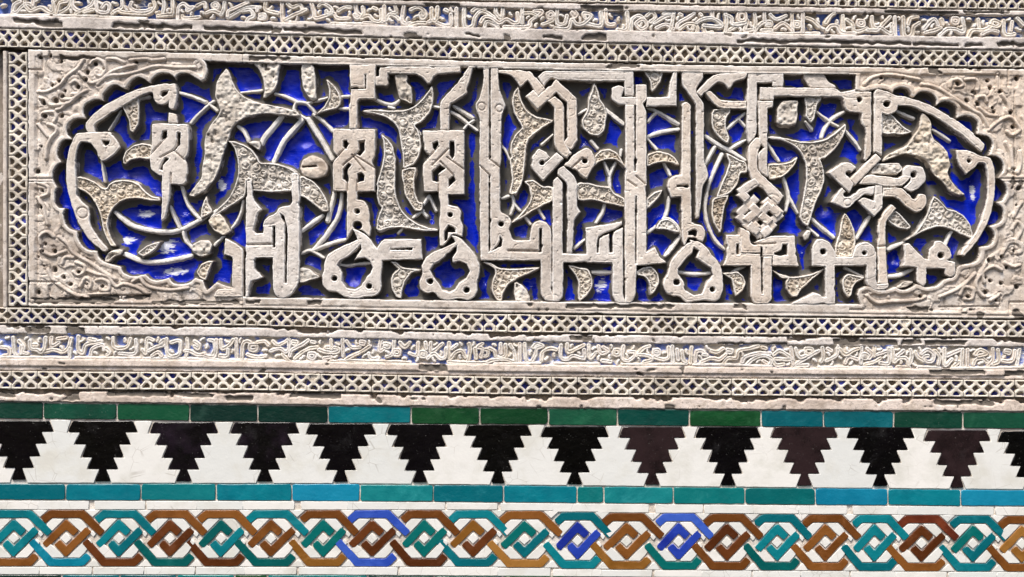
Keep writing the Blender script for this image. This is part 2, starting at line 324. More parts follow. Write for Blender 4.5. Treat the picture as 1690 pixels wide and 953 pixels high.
TEXT_UP = """
t0 95,115 110,40 160,10|100,100 130,100 190,40 230,30 270,60|200,0 205,50 250,90 330,60 400,100 440,90 430,10|265,0 265,40|460,110 480,40 500,20 550,10|480,110 560,60 575,0|590,0 600,60 650,90 700,70 750,40 770,0|620,110 700,70|690,100 720,90 760,80|790,0 800,90 880,100 900,50 870,25 840,60|940,90 1000,60 1000,0|920,110 970,80 1010,100 1200,110 1270,60 1260,0|1080,20 1070,60 1120,90 1200,90 1245,70|1340,110 1350,40 1345,0|1300,130 1380,120 1420,110 1420,0|1460,150 1470,60 1510,30 1550,60 1590,60 1540,90 1545,60|1500,130 1520,150 1640,140|1620,50 1680,20 1690,60|0,125 400,122|440,125 800,132|800,135 1200,150
t1 90,20 110,50 90,70 60,40 90,20|160,20 150,80 130,120|10,110 60,90 120,110|185,130 195,90 260,60 350,20|190,140 230,120 300,80 360,60 450,60|310,90 370,80 400,130 360,150 340,180|430,60 430,90|450,120 490,120 490,150 450,150|500,20 500,80 560,100 600,110|635,20 640,170 700,180|680,30 720,60 780,40 800,70|660,160 740,120 830,80|880,30 900,100 910,150 990,130 1060,110 1090,150 1190,150|940,50 970,30 1030,60 1050,100 1010,110 1000,90|1100,90 1150,60 1200,60|1240,30 1250,100 1280,130 1250,150 1230,120|1300,60 1310,110 1290,150 1350,130 1390,170 1450,170 1450,80|1390,65 1415,75|1480,50 1480,170|1500,160 1520,120 1570,130 1600,160|1570,50 1580,100 1540,110|1640,50 1630,180 1690,190|700,182 900,190|1040,190 1290,195|1310,187 1490,200
t2 10,80 60,60 110,80 130,130 100,150 90,110|0,210 60,190 130,190|160,180 200,170 250,200 340,210 340,120|180,70 185,160 220,165 230,60|295,80 310,90|385,70 385,215|450,60 455,215 520,215 540,140 600,90 690,140 700,160|520,90 560,65 620,80|590,180 620,140 680,150 740,190 800,160 860,190 900,180 890,110|710,60 715,110 760,150 770,60|620,215 640,180 700,200 730,225|780,220 980,220 1000,170 1090,110 1080,90 1030,90|930,70 930,190|940,110 1010,110 1050,130|1140,120 1170,95 1190,130 1150,150 1140,110|1100,200 1180,170 1190,140|1220,80 1220,190 1280,195 1300,130|1350,80 1380,120 1360,140 1340,110|1200,235 1310,235 1340,160 1380,200 1440,190 1500,130 1440,110 1450,150|1450,190 1580,210 1580,100|1620,80 1630,190 1690,200
t3 105,100 110,240 30,245|140,250 150,160 200,130 240,150|200,230 180,190 240,160 270,210 230,240 200,230|270,130 310,100 340,140 300,180|330,190 380,160 440,130 490,120 480,90 410,110|350,230 430,200 490,240|490,120 470,230 440,270|540,115 555,125|520,230 530,190 600,150 660,110|540,240 600,200 660,200 690,230 680,270|650,225 650,240|710,115 720,125|680,190 730,160 810,150 880,190 880,220 740,210|740,230 760,270 810,265|810,100 815,140|920,110 930,170 920,260|920,120 970,150 980,200 1080,190|1030,110 1080,110 1080,165 1030,165 1030,110|950,250 1000,220 1090,170 1100,190 1080,250 1160,240|1160,110 1170,190 1160,250 1220,190 1290,180 1300,210 1260,210|1240,110 1245,180|1220,250 1300,250|1290,120 1340,160 1420,130|1330,230 1400,190 1470,250|1470,110 1475,260|1490,180 1530,185 1525,220 1490,215 1490,180|1560,110 1560,260|1590,150 1640,170 1690,220|500,275 700,275|900,280 1100,280|1160,280 1500,280 1690,275
t4 60,190 100,130 130,110|70,250 100,215 150,215 190,270 300,275|200,130 210,250|230,160 280,200 290,250 330,260 400,235|330,170 370,175 370,210 330,205 330,170|440,140 450,220 500,230 560,170 590,140|400,250 480,250 510,230 600,280 600,200|630,140 635,290|700,140 710,290 770,290 790,220 830,190|740,200 760,150 820,140|870,240 920,180 960,160 990,210|880,270 960,250 1010,230|1020,160 1030,200|1110,150 1150,155 1145,190 1110,185 1110,150|1000,290 1060,240 1130,240 1200,260 1190,150|1240,300 1270,250 1350,250 1420,220 1440,170 1500,190 1470,220 1400,200|1350,280 1420,250 1480,260|1320,160 1330,240|1530,170 1540,280 1620,280|1600,180 1590,250|1640,150 1690,200"""
TEXT_LOW = """
l0 0,170 60,180 70,230 20,240|100,90 110,200 130,240|150,120 190,170 180,210 220,220|165,220 170,160|240,120 250,180 300,190 330,210 360,180 370,90|260,150 300,150|420,90 420,160 480,130|340,210 440,190 510,210 560,170 580,100|570,180 570,255|470,100 540,90|640,80 640,190 680,215 700,150 780,130 830,120|730,100 780,110|740,240 760,180 840,150 850,190|870,180 900,210 880,230|930,90 935,160 980,180 1050,160 1070,100|980,220 1110,220 1115,110|1170,190 1200,220 1210,100 1260,110|1220,200 1280,170 1340,150 1350,110 1320,130|1250,240 1300,210 1330,240|1370,100 1380,230 1470,230 1480,120 1410,130|1540,100 1545,180 1530,240|1520,200 1560,200 1620,230 1680,230|1600,120 1640,150 1630,180 1600,160|0,250 560,254|620,254 1150,257|1180,257 1690,262
l1 30,110 70,120 80,180 60,230|0,240 80,240 90,110|130,110 140,180 200,150 230,110|120,240 180,240 190,190|255,100 260,270|300,270 310,150 340,120 370,130|370,150 420,150 420,190 370,190 370,150|350,230 430,250 500,240|430,130 490,120 520,150|560,120 600,150 650,130 680,110|540,200 620,180 660,210 690,180 690,100|640,230 700,290|725,120 755,125 750,145 725,140|700,240 720,190 800,150 850,110|740,260 800,210 860,180 920,170|880,125 905,130|860,220 905,225 900,260 860,255 860,220|940,190 1000,210 1090,210 1100,180 1040,170 1000,170|1040,110 1045,180|980,260 1040,250|1135,100 1140,240|1170,120 1210,170 1280,170|1285,120 1315,125 1310,145 1285,140|1160,270 1220,240 1300,200 1360,160|1350,220 1370,260 1430,260|1450,110 1440,200 1480,180|1480,140 1520,145 1515,170 1480,165|1560,110 1550,220 1500,250|1560,190 1605,195 1600,230 1560,225 1560,190|1610,130 1650,170 1690,130|0,268 300,273|330,273 700,287|720,288 1000,288|1040,288 1250,284 1690,297
l2 0,220 60,230 70,130|90,210 130,212 128,245 90,240 90,210|130,130 140,180|175,130 180,210 270,140|150,260 200,220 250,260 295,250 300,180|325,130 330,265 380,210 430,200 460,250|350,180 390,150|490,140 500,200 480,290|540,180 550,260|590,250 600,180 560,170 600,140|600,190 645,195 640,240 600,235 600,190|660,180 700,200 720,250 790,240 790,150|750,140 755,220|640,290 720,270 800,270 870,290 860,200|830,150 850,180|910,140 910,290|950,140 960,260 1000,290 1040,230 1050,180 1100,160 1050,140 1020,170|1090,280 1100,210 1160,180 1210,190|1250,150 1250,250 1300,270 1350,240 1440,260 1440,190|1300,140 1310,210 1400,170 1440,150|1480,150 1490,260 1540,210|1560,160 1580,220 1640,200 1600,170|1590,280 1660,290|320,290 500,298 640,298|700,304 1080,300|1200,300 1560,304
l3 0,140 40,145 40,180 0,180 0,140|75,110 70,210 110,230 160,200 170,160 120,160|180,190 240,130 290,110|200,180 280,190 310,220 250,240|330,140 370,145 370,175 330,170 330,140|330,200 400,220 450,200 450,120|480,110 485,240|520,140 530,220|560,150 570,220 590,240|640,120 630,250|670,240 680,160 720,150 750,170|735,180 765,185|800,150 850,160 900,130|720,240 800,210 870,220 920,180|935,140 970,145 965,165 935,160|900,260 940,210 1010,210 1030,150 1120,130 1190,110|1060,240 1080,200 1180,170 1290,170|1225,120 1255,130|1100,260 1160,210 1240,190 1300,220 1280,270|1230,230 1260,250|1320,180 1370,150 1440,190 1460,220 1330,215|1310,230 1340,265 1400,260|1460,120 1480,260|1500,130 1530,200 1580,190|1585,130 1635,135 1630,175 1585,170 1585,130|1500,260 1600,200 1690,150|60,258 600,258|650,262 900,260|920,262 1300,276|1480,272 1600,268
l4 30,120 40,200 20,240|75,130 105,150|60,230 110,210 150,180 160,110|170,130 220,180 280,150 330,130|220,250 250,200 320,220|355,120 350,250|360,175 400,180 398,210 360,205 360,175|400,130 440,170 420,210|460,120 460,190|380,260 460,240 510,210|480,180 570,150|580,130 580,250 510,250|610,130 620,240 660,210 720,210 740,260|650,190 700,150|760,140 770,200 750,260|800,160 820,200 870,230|850,170 900,140 950,180 940,230 890,235 870,200 905,190|960,150 1000,200 990,260|1040,130 1040,270 1100,220|1060,190 1170,140|1110,280 1160,240|1190,140 1180,290|1230,140 1230,290|1290,180 1330,140 1390,170 1320,190|1280,260 1300,220 1350,210 1390,240|1440,130 1440,220 1400,270|1480,140 1490,230 1440,260|1545,145 1580,150 1575,170 1545,165|1520,230 1600,230 1620,150|1660,140 1640,260|0,284 600,284|650,284 750,288|820,288 1000,292|1100,292 1690,284"""
# ---------------------------------------------------------------- numbers
RNG = np.random.RandomState(7)
random.seed(11)
def srgb(r, g, b):
    f = lambda c: (c / 255 / 12.92) if c <= 10 else ((c / 255 + 0.055) / 1.055) ** 2.4
    return (f(r), f(g), f(b), 1.0)
def _h(ix, iy, s):
    n = (ix.astype(np.int64) * 374761393 + iy.astype(np.int64) * 668265263 + s * 1442695041) & 0xffffffff
    n = ((n ^ (n >> 13)) * 1274126177) & 0xffffffff
    return ((n ^ (n >> 16)) & 0xffff) / 65535.0
def noise(X, Y, scale, seed=0):                                    # value noise, -1..1
    x = np.asarray(X) / scale; y = np.asarray(Y) / scale
    ix = np.floor(x); iy = np.floor(y); fx = x - ix; fy = y - iy
    fx = fx * fx * (3 - 2 * fx); fy = fy * fy * (3 - 2 * fy)
    a = _h(ix, iy, seed); b = _h(ix + 1, iy, seed); c = _h(ix, iy + 1, seed); d = _h(ix + 1, iy + 1, seed)
    return 2 * (a + (b - a) * fx + (c - a) * fy + (a - b - c + d) * fx * fy) - 1
def sstep(a, b, x):
    t = np.clip((x - a) / (b - a), 0, 1); return t * t * (3 - 2 * t)
def seg_dist(P, X, Y, closed=True):
    P = np.asarray(P, float); Q = np.roll(P, -1, 0) if closed else P[1:]; A = P if closed else P[:-1]
    best = np.full(X.shape, 1e18)
    for (ax, ay), (bx, by) in zip(A, Q):
        dx, dy = bx - ax, by - ay; L = dx * dx + dy * dy + 1e-12
        t = np.clip(((X - ax) * dx + (Y - ay) * dy) / L, 0, 1)
        np.minimum(best, (X - ax - t * dx) ** 2 + (Y - ay - t * dy) ** 2, out=best)
    return np.sqrt(best)
def poly_sdf(P, X, Y):                                             # + inside
    d = seg_dist(P, X, Y); ins = np.zeros(X.shape, bool)
    n = len(P)
    for i in range(n):
        x1, y1 = P[i]; x2, y2 = P[(i + 1) % n]
        if y1 == y2: continue
        ins ^= ((y1 > Y) != (y2 > Y)) & (X < (x2 - x1) * (Y - y1) / (y2 - y1) + x1)
    return np.where(ins, d, -d)
def pts(s): return [tuple(float(v) for v in q.split(',')) for q in s.split()]
def tile_pts(t, s):
    if t == 's': return pts(s)
    ox, oy = TILES[t]; return [(ox + u / 5, oy + v / 5) for u, v in pts(s)]
def smooth(P, n=5, closed=False):                                  # Catmull-Rom
    P = [np.array(p, float) for p in P]; out = []; m = len(P)
    rng = range(m) if closed else range(m - 1)
    for i in rng:
        if closed: a, b, c, d = P[i - 1], P[i], P[(i + 1) % m], P[(i + 2) % m]
        else: a, b, c, d = P[max(i - 1, 0)], P[i], P[i + 1], P[min(i + 2, m - 1)]
        for k in range(n):
            t = k / n
            out.append(tuple(0.5 * (2 * b + (c - a) * t + (2 * a - 5 * b + 4 * c - d) * t * t + (3 * b - a - 3 * c + d) * t ** 3)))
    if not closed: out.append(tuple(P[-1]))
    return out
def soften(P):                                                     # round only the gentle corners of an outline
    out = []; n = len(P)
    for i in range(n):
        a, b, c = (np.array(P[j % n], float) for j in (i - 1, i, i + 1))
        u, v = b - a, c - b; lu, lv = np.hypot(*u) + 1e-9, np.hypot(*v) + 1e-9
        cs = float(u @ v) / (lu * lv)
        if 0.25 < cs < 0.995:
            k = min(lu, lv) * 0.3
            p, q = b - u / lu * k, b + v / lv * k
            out += [tuple(p), tuple(0.25 * p + 0.5 * b + 0.25 * q), tuple(q)]
        else: out.append(tuple(b))
    return out
def lobed(P):                                                      # smooth every lobe, keep the cusps between them
    P = [np.array(p, float) for p in P]; n = len(P); area = sum(P[i][0] * P[(i + 1) % n][1] - P[(i + 1) % n][0] * P[i][1] for i in range(n))
    sharp = []
    for i in range(n):
        u, v = P[i] - P[i - 1], P[(i + 1) % n] - P[i]
        ang = math.atan2(u[0] * v[1] - u[1] * v[0], float(u @ v)) * (1 if area > 0 else -1)
        sharp.append(ang < -0.5 or ang > 1.35)
    st = next(i for i in range(n) if sharp[i]); out = []; cur = [P[st]]
    for k in range(1, n + 1):
        i = (st + k) % n; cur.append(P[i])
        if sharp[i]: out += smooth(cur, 4)[:-1]; cur = [P[i]]
    return out
def band_poly(P, w):
    P = [np.array(p, float) for p in P]; L = []; R = []
    for i, p in enumerate(P):
        a = P[i] - P[i - 1] if i else P[1] - P[0]
        b = P[i + 1] - P[i] if i < len(P) - 1 else a
        a = a / np.hypot(*a); b = b / np.hypot(*b)
        na, nb = np.array((-a[1], a[0])), np.array((-b[1], b[0]))
        m = na + nb; m /= np.hypot(*m); k = w / 2 / max(0.5, float(m @ na))
        L.append(tuple(p + m * k)); R.append(tuple(p - m * k))
    return L + R[::-1]
def interp(P): 
    xs = [p[0] for p in P]; ys = [p[1] for p in P]
    def f(x):
        x = np.asarray(x, float)
        y = np.interp(x, xs, ys)
        y = np.where(x < xs[0], ys[0] + (x - xs[0]) * (ys[1] - ys[0]) / (xs[1] - xs[0]), y)
        return np.where(x > xs[-1], ys[-1] + (x - xs[-1]) * (ys[-1] - ys[-2]) / (xs[-1] - xs[-2]), y)
    return f
CX, CY = 845.0, 476.5
def wx(x): return (x - CX) / 1000
def wz(y): return EYE + (CY - y) / 1000
def at(x, y, p):                                                   # a measured point that lies p mm in front of the wall face
    k = (DIST * 1000 - p) / (DIST * 1000)
    return CX + (x - CX) * k, CY + (y - CY) * k

# ---------------------------------------------------------------- objects
def thing(name, label, cat, x, y, group=None):
    o = bpy.data.objects.new(name, None); o.empty_display_size = 0.02; C.objects.link(o)
    o.location = (wx(x), 0, wz(y)); o['label'] = label; o['category'] = cat
    if group: o['group'] = group
    return o
def link(name, me, parent, x, y, p=0.0):
    o = bpy.data.objects.new(name, me); C.objects.link(o)
    loc = Vector((wx(x), -p / 1000, wz(y)))
    if parent is not None:
        o.parent = parent; loc = loc - parent.location
    o.location = loc
    return o
def grid_mesh(name, X, Y, P, M, mat, cx, cy, attrs=None):
    """heights P (mm towards the viewer) over a regular grid of wall millimetres; faces where all four corners are in M"""
    ny, nx = X.shape
    F = M[:-1, :-1] & M[1:, :-1] & M[:-1, 1:] & M[1:, 1:]
    idx = np.arange(nx * ny).reshape(ny, nx)
    q = np.stack([idx[:-1, :-1][F], idx[1:, :-1][F], idx[1:, 1:][F], idx[:-1, 1:][F]], 1)
    if len(q) == 0: return None
    used = np.unique(q); remap = np.full(nx * ny, -1); remap[used] = np.arange(len(used)); q = remap[q]
    co = np.stack([(X.ravel()[used] - cx) / 1000, -P.ravel()[used] / 1000, (cy - Y.ravel()[used]) / 1000], 1)
    me = bpy.data.meshes.new(name)
    me.vertices.add(len(co)); me.vertices.foreach_set('co', co.astype(np.float32).ravel())
    me.loops.add(q.size); me.loops.foreach_set('vertex_index', q.astype(np.int32).ravel())
    me.polygons.add(len(q)); me.polygons.foreach_set('loop_start', np.arange(0, q.size, 4, dtype=np.int32))
    me.polygons.foreach_set('use_smooth', np.ones(len(q), bool))
    me.update(calc_edges=True); me.validate()
    for k, a in (attrs or {}).items():
        at_ = me.attributes.new(k, 'FLOAT', 'POINT'); at_.data.foreach_set('value', np.broadcast_to(a, X.shape).ravel()[used].astype(np.float32))
    me.materials.append(mat)
    return me
def grid(x0, y0, x1, y1, s):
    return np.meshgrid(np.arange(x0, x1 + s, s), np.arange(y0, y1 + s, s))

# ---------------------------------------------------------------- materials
class NT:
    def __init__(s, name):
        s.m = bpy.data.materials.new(name); s.m.use_nodes = True; s.t = s.m.node_tree; s.n = s.t.nodes; s.n.clear()
        s.out = s.n.new('ShaderNodeOutputMaterial'); s.b = s.n.new('ShaderNodeBsdfPrincipled')
        s.t.links.new(s.b.outputs[0], s.out.inputs[0])
        s.geo = s.n.new('ShaderNodeNewGeometry')
    def l(s, a, b): s.t.links.new(a, b)
    def noise(s, scale, detail=4, rough=0.6, vec=None, dist=0.0):
        n = s.n.new('ShaderNodeTexNoise'); n.inputs['Scale'].default_value = scale; n.inputs['Detail'].default_value = detail
        n.inputs['Roughness'].default_value = rough; n.inputs['Distortion'].default_value = dist
        s.l(vec if vec is not None else s.geo.outputs['Position'], n.inputs['Vector']); return n.outputs['Fac']
    def ramp(s, f, a, b):
        r = s.n.new('ShaderNodeMapRange'); r.interpolation_type = 'SMOOTHSTEP'
        r.inputs['From Min'].default_value = a; r.inputs['From Max'].default_value = b
        s.l(f, r.inputs['Value']); return r.outputs[0]
    def mix(s, f, a, b):
        m = s.n.new('ShaderNodeMix'); m.data_type = 'RGBA'
        for v, i in ((f, 0), (a, 6), (b, 7)):
            if hasattr(v, 'is_linked'): s.l(v, m.inputs[i])
            else: m.inputs[i].default_value = v
        return m.outputs[2]
    def math(s, op, a, b=0.0, clamp=False):
        m = s.n.new('ShaderNodeMath'); m.operation = op; m.use_clamp = clamp
        for i, v in enumerate((a, b)):
            if hasattr(v, 'is_linked'): s.l(v, m.inputs[i])
            else: m.inputs[i].default_value = v
        return m.outputs[0]
    def attr(s, name):
        a = s.n.new('ShaderNodeAttribute'); a.attribute_name = name; return a.outputs['Fac']
    def stretch(s, sx, sy, sz, rot=0.0):
        m = s.n.new('ShaderNodeMapping'); m.inputs['Scale'].default_value = (sx, sy, sz); m.inputs['Rotation'].default_value = (0, rot, 0)
        s.l(s.geo.outputs['Position'], m.inputs['Vector']); return m.outputs[0]
    def bump(s, h, dist, strength=1.0):
        b = s.n.new('ShaderNodeBump'); b.inputs['Distance'].default_value = dist; b.inputs['Strength'].default_value = strength
        s.l(h, b.inputs['Height']); s.l(b.outputs[0], s.b.inputs['Normal'])
    def rnd(s):
        o = s.n.new('ShaderNodeObjectInfo'); return o.outputs['Random']

GRIME = (0.105, 0.09, 0.076, 1)
def plaster(name, a, b, c, spots=0.70, bump=0.0009, stain=0.5):
    t = NT(name)
    col = t.mix(t.ramp(t.noise(9, 5), 0.38, 0.64), a, b)
    col = t.mix(t.ramp(t.noise(38, 7, 0.72), 0.44, 0.66), col, c)
    col = t.mix(t.math('MULTIPLY', t.ramp(t.noise(1, 7, 0.68, t.stretch(7, 7, 13)), 0.50, 0.62), stain), col, (c[0] * 0.72, c[1] * 0.70, c[2] * 0.70, 1))
    col = t.mix(t.math('MULTIPLY', t.ramp(t.noise(1, 7, 0.75, t.stretch(30, 30, 75), 0.6), 0.57, 0.66), stain * 0.9), col, (c[0] * 0.46, c[1] * 0.44, c[2] * 0.44, 1))
    col = t.mix(t.math('MULTIPLY', t.ramp(t.noise(22, 6, 0.7), 0.60, 0.66), 0.7), col, (0.82, 0.76, 0.71, 1))
    col = t.mix(t.math('MULTIPLY', t.ramp(t.noise(190, 4, 0.7), 0.54, 0.66), 0.6), col, tuple(v * 0.55 for v in c[:3]) + (1,))
    col = t.mix(t.math('MULTIPLY', t.ramp(t.noise(85, 5, 0.7, None, 0.8), 0.60, 0.68), 0.55), col, (0.80, 0.75, 0.69, 1))
    col = t.mix(t.math('MULTIPLY', t.ramp(t.noise(120, 5, 0.75), spots, spots + 0.08), 0.75), col, (0.17, 0.14, 0.11, 1))
    col = t.mix(t.math('MULTIPLY', t.attr('edge'), t.ramp(t.noise(55, 5, 0.7), 0.34, 0.56)), col, (0.88, 0.85, 0.81, 1))
    hs = t.n.new('ShaderNodeHueSaturation'); r = t.rnd()
    t.l(t.math('ADD', 0.93, t.math('MULTIPLY', r, 0.11)), hs.inputs['Value']); t.l(t.math('ADD', 0.72, t.math('MULTIPLY', t.math('FRACT', t.math('MULTIPLY', r, 7.3)), 0.6)), hs.inputs['Saturation'])
    t.l(col, hs.inputs['Color']); col = hs.outputs[0]
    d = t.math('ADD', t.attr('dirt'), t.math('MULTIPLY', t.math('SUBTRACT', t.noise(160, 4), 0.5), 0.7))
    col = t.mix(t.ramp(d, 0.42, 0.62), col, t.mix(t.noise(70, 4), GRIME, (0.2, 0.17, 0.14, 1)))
    t.l(col, t.b.inputs['Base Color']); t.b.inputs['Roughness'].default_value = 0.78
    t.b.inputs['Specular IOR Level'].default_value = 0.3
    h = t.math('ADD', t.noise(260, 6, 0.7), t.math('MULTIPLY', t.noise(60, 3), 0.8))
    t.bump(h, bump)
    return t.m
M_LETTER = plaster('stucco_letter', (0.70, 0.62, 0.545, 1), (0.76, 0.69, 0.62, 1), (0.58, 0.50, 0.43, 1), 0.69, stain=0.38)
M_LEAF = plaster('stucco_leaf', (0.69, 0.62, 0.53, 1), (0.78, 0.72, 0.64, 1), (0.50, 0.43, 0.35, 1), 0.66, stain=0.6)
M_STEM = plaster('stucco_stem', (0.78, 0.75, 0.70, 1), (0.84, 0.82, 0.79, 1), (0.66, 0.61, 0.55, 1), 0.70, stain=0.12)
M_PLATE = plaster('stucco_border', (0.67, 0.585, 0.51, 1), (0.75, 0.68, 0.61, 1), (0.54, 0.46, 0.385, 1), 0.66, stain=0.8)
M_LATTICE_C = ((0.70, 0.635, 0.54, 1), (0.77, 0.71, 0.62, 1), (0.57, 0.50, 0.41, 1))
M_MOULD = plaster('stucco_moulding', (0.70, 0.615, 0.55, 1), (0.79, 0.705, 0.65, 1), (0.55, 0.475, 0.41, 1), 0.66, stain=0.7)
M_WALL = plaster('old_plaster', (0.30, 0.25, 0.20, 1), (0.38, 0.32, 0.27, 1), (0.22, 0.18, 0.145, 1), 0.62)

def blue_ground(name, blue, bare, white, gloss):
    t = NT(name)
    streak = t.noise(1, 6, 0.7, t.stretch(75, 75, 330, 0.45), 0.7)
    p = t.math('ADD', t.attr('paint'), t.math('MULTIPLY', t.math('SUBTRACT', t.noise(120, 5, 0.7), 0.5), 0.55))
    p = t.math('ADD', p, t.math('MULTIPLY', t.math('SUBTRACT', streak, 0.5), 0.9))
    f = t.ramp(p, 0.40, 0.58)
    b = t.mix(t.ramp(t.noise(30, 4), 0.35, 0.65), blue, tuple(v * 0.55 for v in blue[:3]) + (1,))
    b = t.mix(t.ramp(streak, 0.60, 0.74), b, (blue[0] + 0.02, blue[1] + 0.035, min(0.62, blue[2] * 1.25), 1))
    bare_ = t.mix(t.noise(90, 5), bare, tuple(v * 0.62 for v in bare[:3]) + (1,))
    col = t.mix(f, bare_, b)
    w = t.math('MULTIPLY', t.ramp(t.math('ADD', t.attr('worn'), t.math('MULTIPLY', t.math('SUBTRACT', streak, 0.5), 2.4)), 0.50, 0.74), f)  # worn: rubbed paint, and on the panel also painted glare patches
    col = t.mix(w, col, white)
    t.l(col, t.b.inputs['Base Color'])
    r = t.n.new('ShaderNodeMix'); r.data_type = 'FLOAT'; r.inputs[2].default_value = 0.85; r.inputs[3].default_value = gloss
    t.l(f, r.inputs[0]); t.l(r.outputs[0], t.b.inputs['Roughness'])
    t.b.inputs['Specular IOR Level'].default_value = 0.26
    t.bump(t.math('ADD', streak, t.math('MULTIPLY', t.noise(200, 4), 0.5)), 0.0008)
    return t.m
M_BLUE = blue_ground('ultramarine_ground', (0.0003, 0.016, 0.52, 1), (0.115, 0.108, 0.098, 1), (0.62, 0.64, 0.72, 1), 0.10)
M_TEXTBLUE = blue_ground('faded_blue_ground', (0.10, 0.17, 0.50, 1), (0.36, 0.315, 0.26, 1), (0.74, 0.74, 0.76, 1), 0.5)
M_TEXTPALE = blue_ground('rubbed_blue_ground', (0.20, 0.27, 0.64, 1), (0.62, 0.56, 0.48, 1), (0.74, 0.74, 0.74, 1), 0.6)
def lattice_mat():
    t = NT('stucco_lattice'); a, b, c = M_LATTICE_C
    col = t.mix(t.ramp(t.noise(9, 5), 0.38, 0.64), a, b)
    col = t.mix(t.ramp(t.noise(70, 6, 0.7), 0.50, 0.72), col, c)
    blue = t.mix(t.ramp(t.noise(60, 3), 0.49, 0.57), (0.25, 0.20, 0.15, 1), (0.04, 0.05, 0.30, 1))
    col = t.mix(t.ramp(t.attr('paint'), 0.4, 0.6), col, blue)
    hs = t.n.new('ShaderNodeHueSaturation'); t.l(t.math('ADD', 0.80, t.math('MULTIPLY', t.rnd(), 0.30)), hs.inputs['Value']); t.l(col, hs.inputs['Color']); col = hs.outputs[0]
    col = t.mix(t.math('MULTIPLY', t.ramp(t.noise(1, 7, 0.7, t.stretch(9, 9, 16)), 0.50, 0.64), 0.5), col, (0.36, 0.30, 0.235, 1))
    col = t.mix(t.ramp(t.attr('dirt'), 0.4, 0.6), col, (0.17, 0.14, 0.11, 1))
    t.l(col, t.b.inputs['Base Color']); t.b.inputs['Roughness'].default_value = 0.8
    t.b.inputs['Specular IOR Level'].default_value = 0.3
    t.bump(t.math('ADD', t.noise(260, 6, 0.7), t.math('MULTIPLY', t.noise(60, 3), 0.8)), 0.0008)
    return t.m
M_LATTICE = lattice_mat()
GL = {}
def glaze(key, c, c2=None, speck=0.0, rough=0.16, wave=0.0010):
    if key in GL: return GL[key]
    t = NT('glaze_' + key); c = srgb(*c); c2 = srgb(*c2) if c2 else tuple(v * 0.7 for v in c[:3]) + (1,)
    n = t.math('ADD', t.math('ADD', t.math('MULTIPLY', t.noise(28, 5, 0.65), 0.6), t.math('MULTIPLY', t.noise(9, 3), 0.4)), t.math('MULTIPLY', t.math('SUBTRACT', t.rnd(), 0.5), 0.34))
    col = t.mix(t.ramp(n, 0.36, 0.66), c2, c)
    col = t.mix(t.math('MULTIPLY', t.ramp(t.noise(420, 3, 0.6), 0.60, 0.72), 0.22), col, tuple(v * 0.5 for v in c[:3]) + (1,))
    col = t.mix(t.math('MULTIPLY', t.ramp(t.noise(22, 6, 0.7, None, 0.5), 0.54, 0.72), 0.42), col, tuple(min(0.9, v * 1.35 + 0.025) for v in c[:3]) + (1,))
    if speck:
        col = t.mix(t.math('MULTIPLY', t.ramp(t.noise(330, 4, 0.7), 0.66, 0.72), speck), col, (0.5, 0.5, 0.46, 1))
    t.l(col, t.b.inputs['Base Color'])
    t.l(t.math('ADD', rough, t.math('MULTIPLY', t.noise(60, 4), 0.14)), t.b.inputs['Roughness'])
    t.b.inputs['Specular IOR Level'].default_value = 0.5
    t.bump(t.math('ADD', t.noise(55, 3), t.math('MULTIPLY', t.noise(300, 4), 0.12)), wave)
    GL[key] = t.m; return t.m
def white_glaze():
    t = NT('glaze_white')
    col = t.mix(t.rnd(), srgb(222, 223, 219), srgb(236, 233, 227))
    col = t.mix(t.ramp(t.noise(16, 4), 0.45, 0.7), col, srgb(215, 213, 204))
    col = t.mix(t.math('MULTIPLY', t.ramp(t.noise(150, 5, 0.75), 0.66, 0.74), 0.45), col, srgb(150, 135, 115))
    vo = t.n.new('ShaderNodeTexVoronoi'); vo.feature = 'DISTANCE_TO_EDGE'; vo.inputs['Scale'].default_value = 38; t.l(t.geo.outputs['Position'], vo.inputs['Vector'])
    cr = t.math('MULTIPLY', t.ramp(vo.outputs['Distance'], 0.022, 0.006), t.ramp(t.noise(14, 3), 0.5, 0.62))
    col = t.mix(t.math('MULTIPLY', cr, 0.35), col, srgb(140, 128, 112))
    t.l(col, t.b.inputs['Base Color']); t.b.inputs['Roughness'].default_value = 0.22
    t.b.inputs['Specular IOR Level'].default_value = 0.35
    t.bump(t.math('ADD', t.noise(45, 3), t.math('MULTIPLY', t.noise(300, 4), 0.25)), 0.0006)
    return t.m
M_WHITE = white_glaze()
def grout():
    t = NT('tile_grout')
    col = t.mix(t.ramp(t.noise(40, 5), 0.4, 0.6), srgb(226, 218, 208), srgb(204, 192, 178))
    col = t.mix(t.ramp(t.noise(130, 5, 0.7), 0.60, 0.70), col, srgb(120, 104, 90))
    t.l(col, t.b.inputs['Base Color']); t.b.inputs['Roughness'].default_value = 0.9
    t.bump(t.noise(250, 6), 0.0015)
    return t.m
M_GROUT = grout()
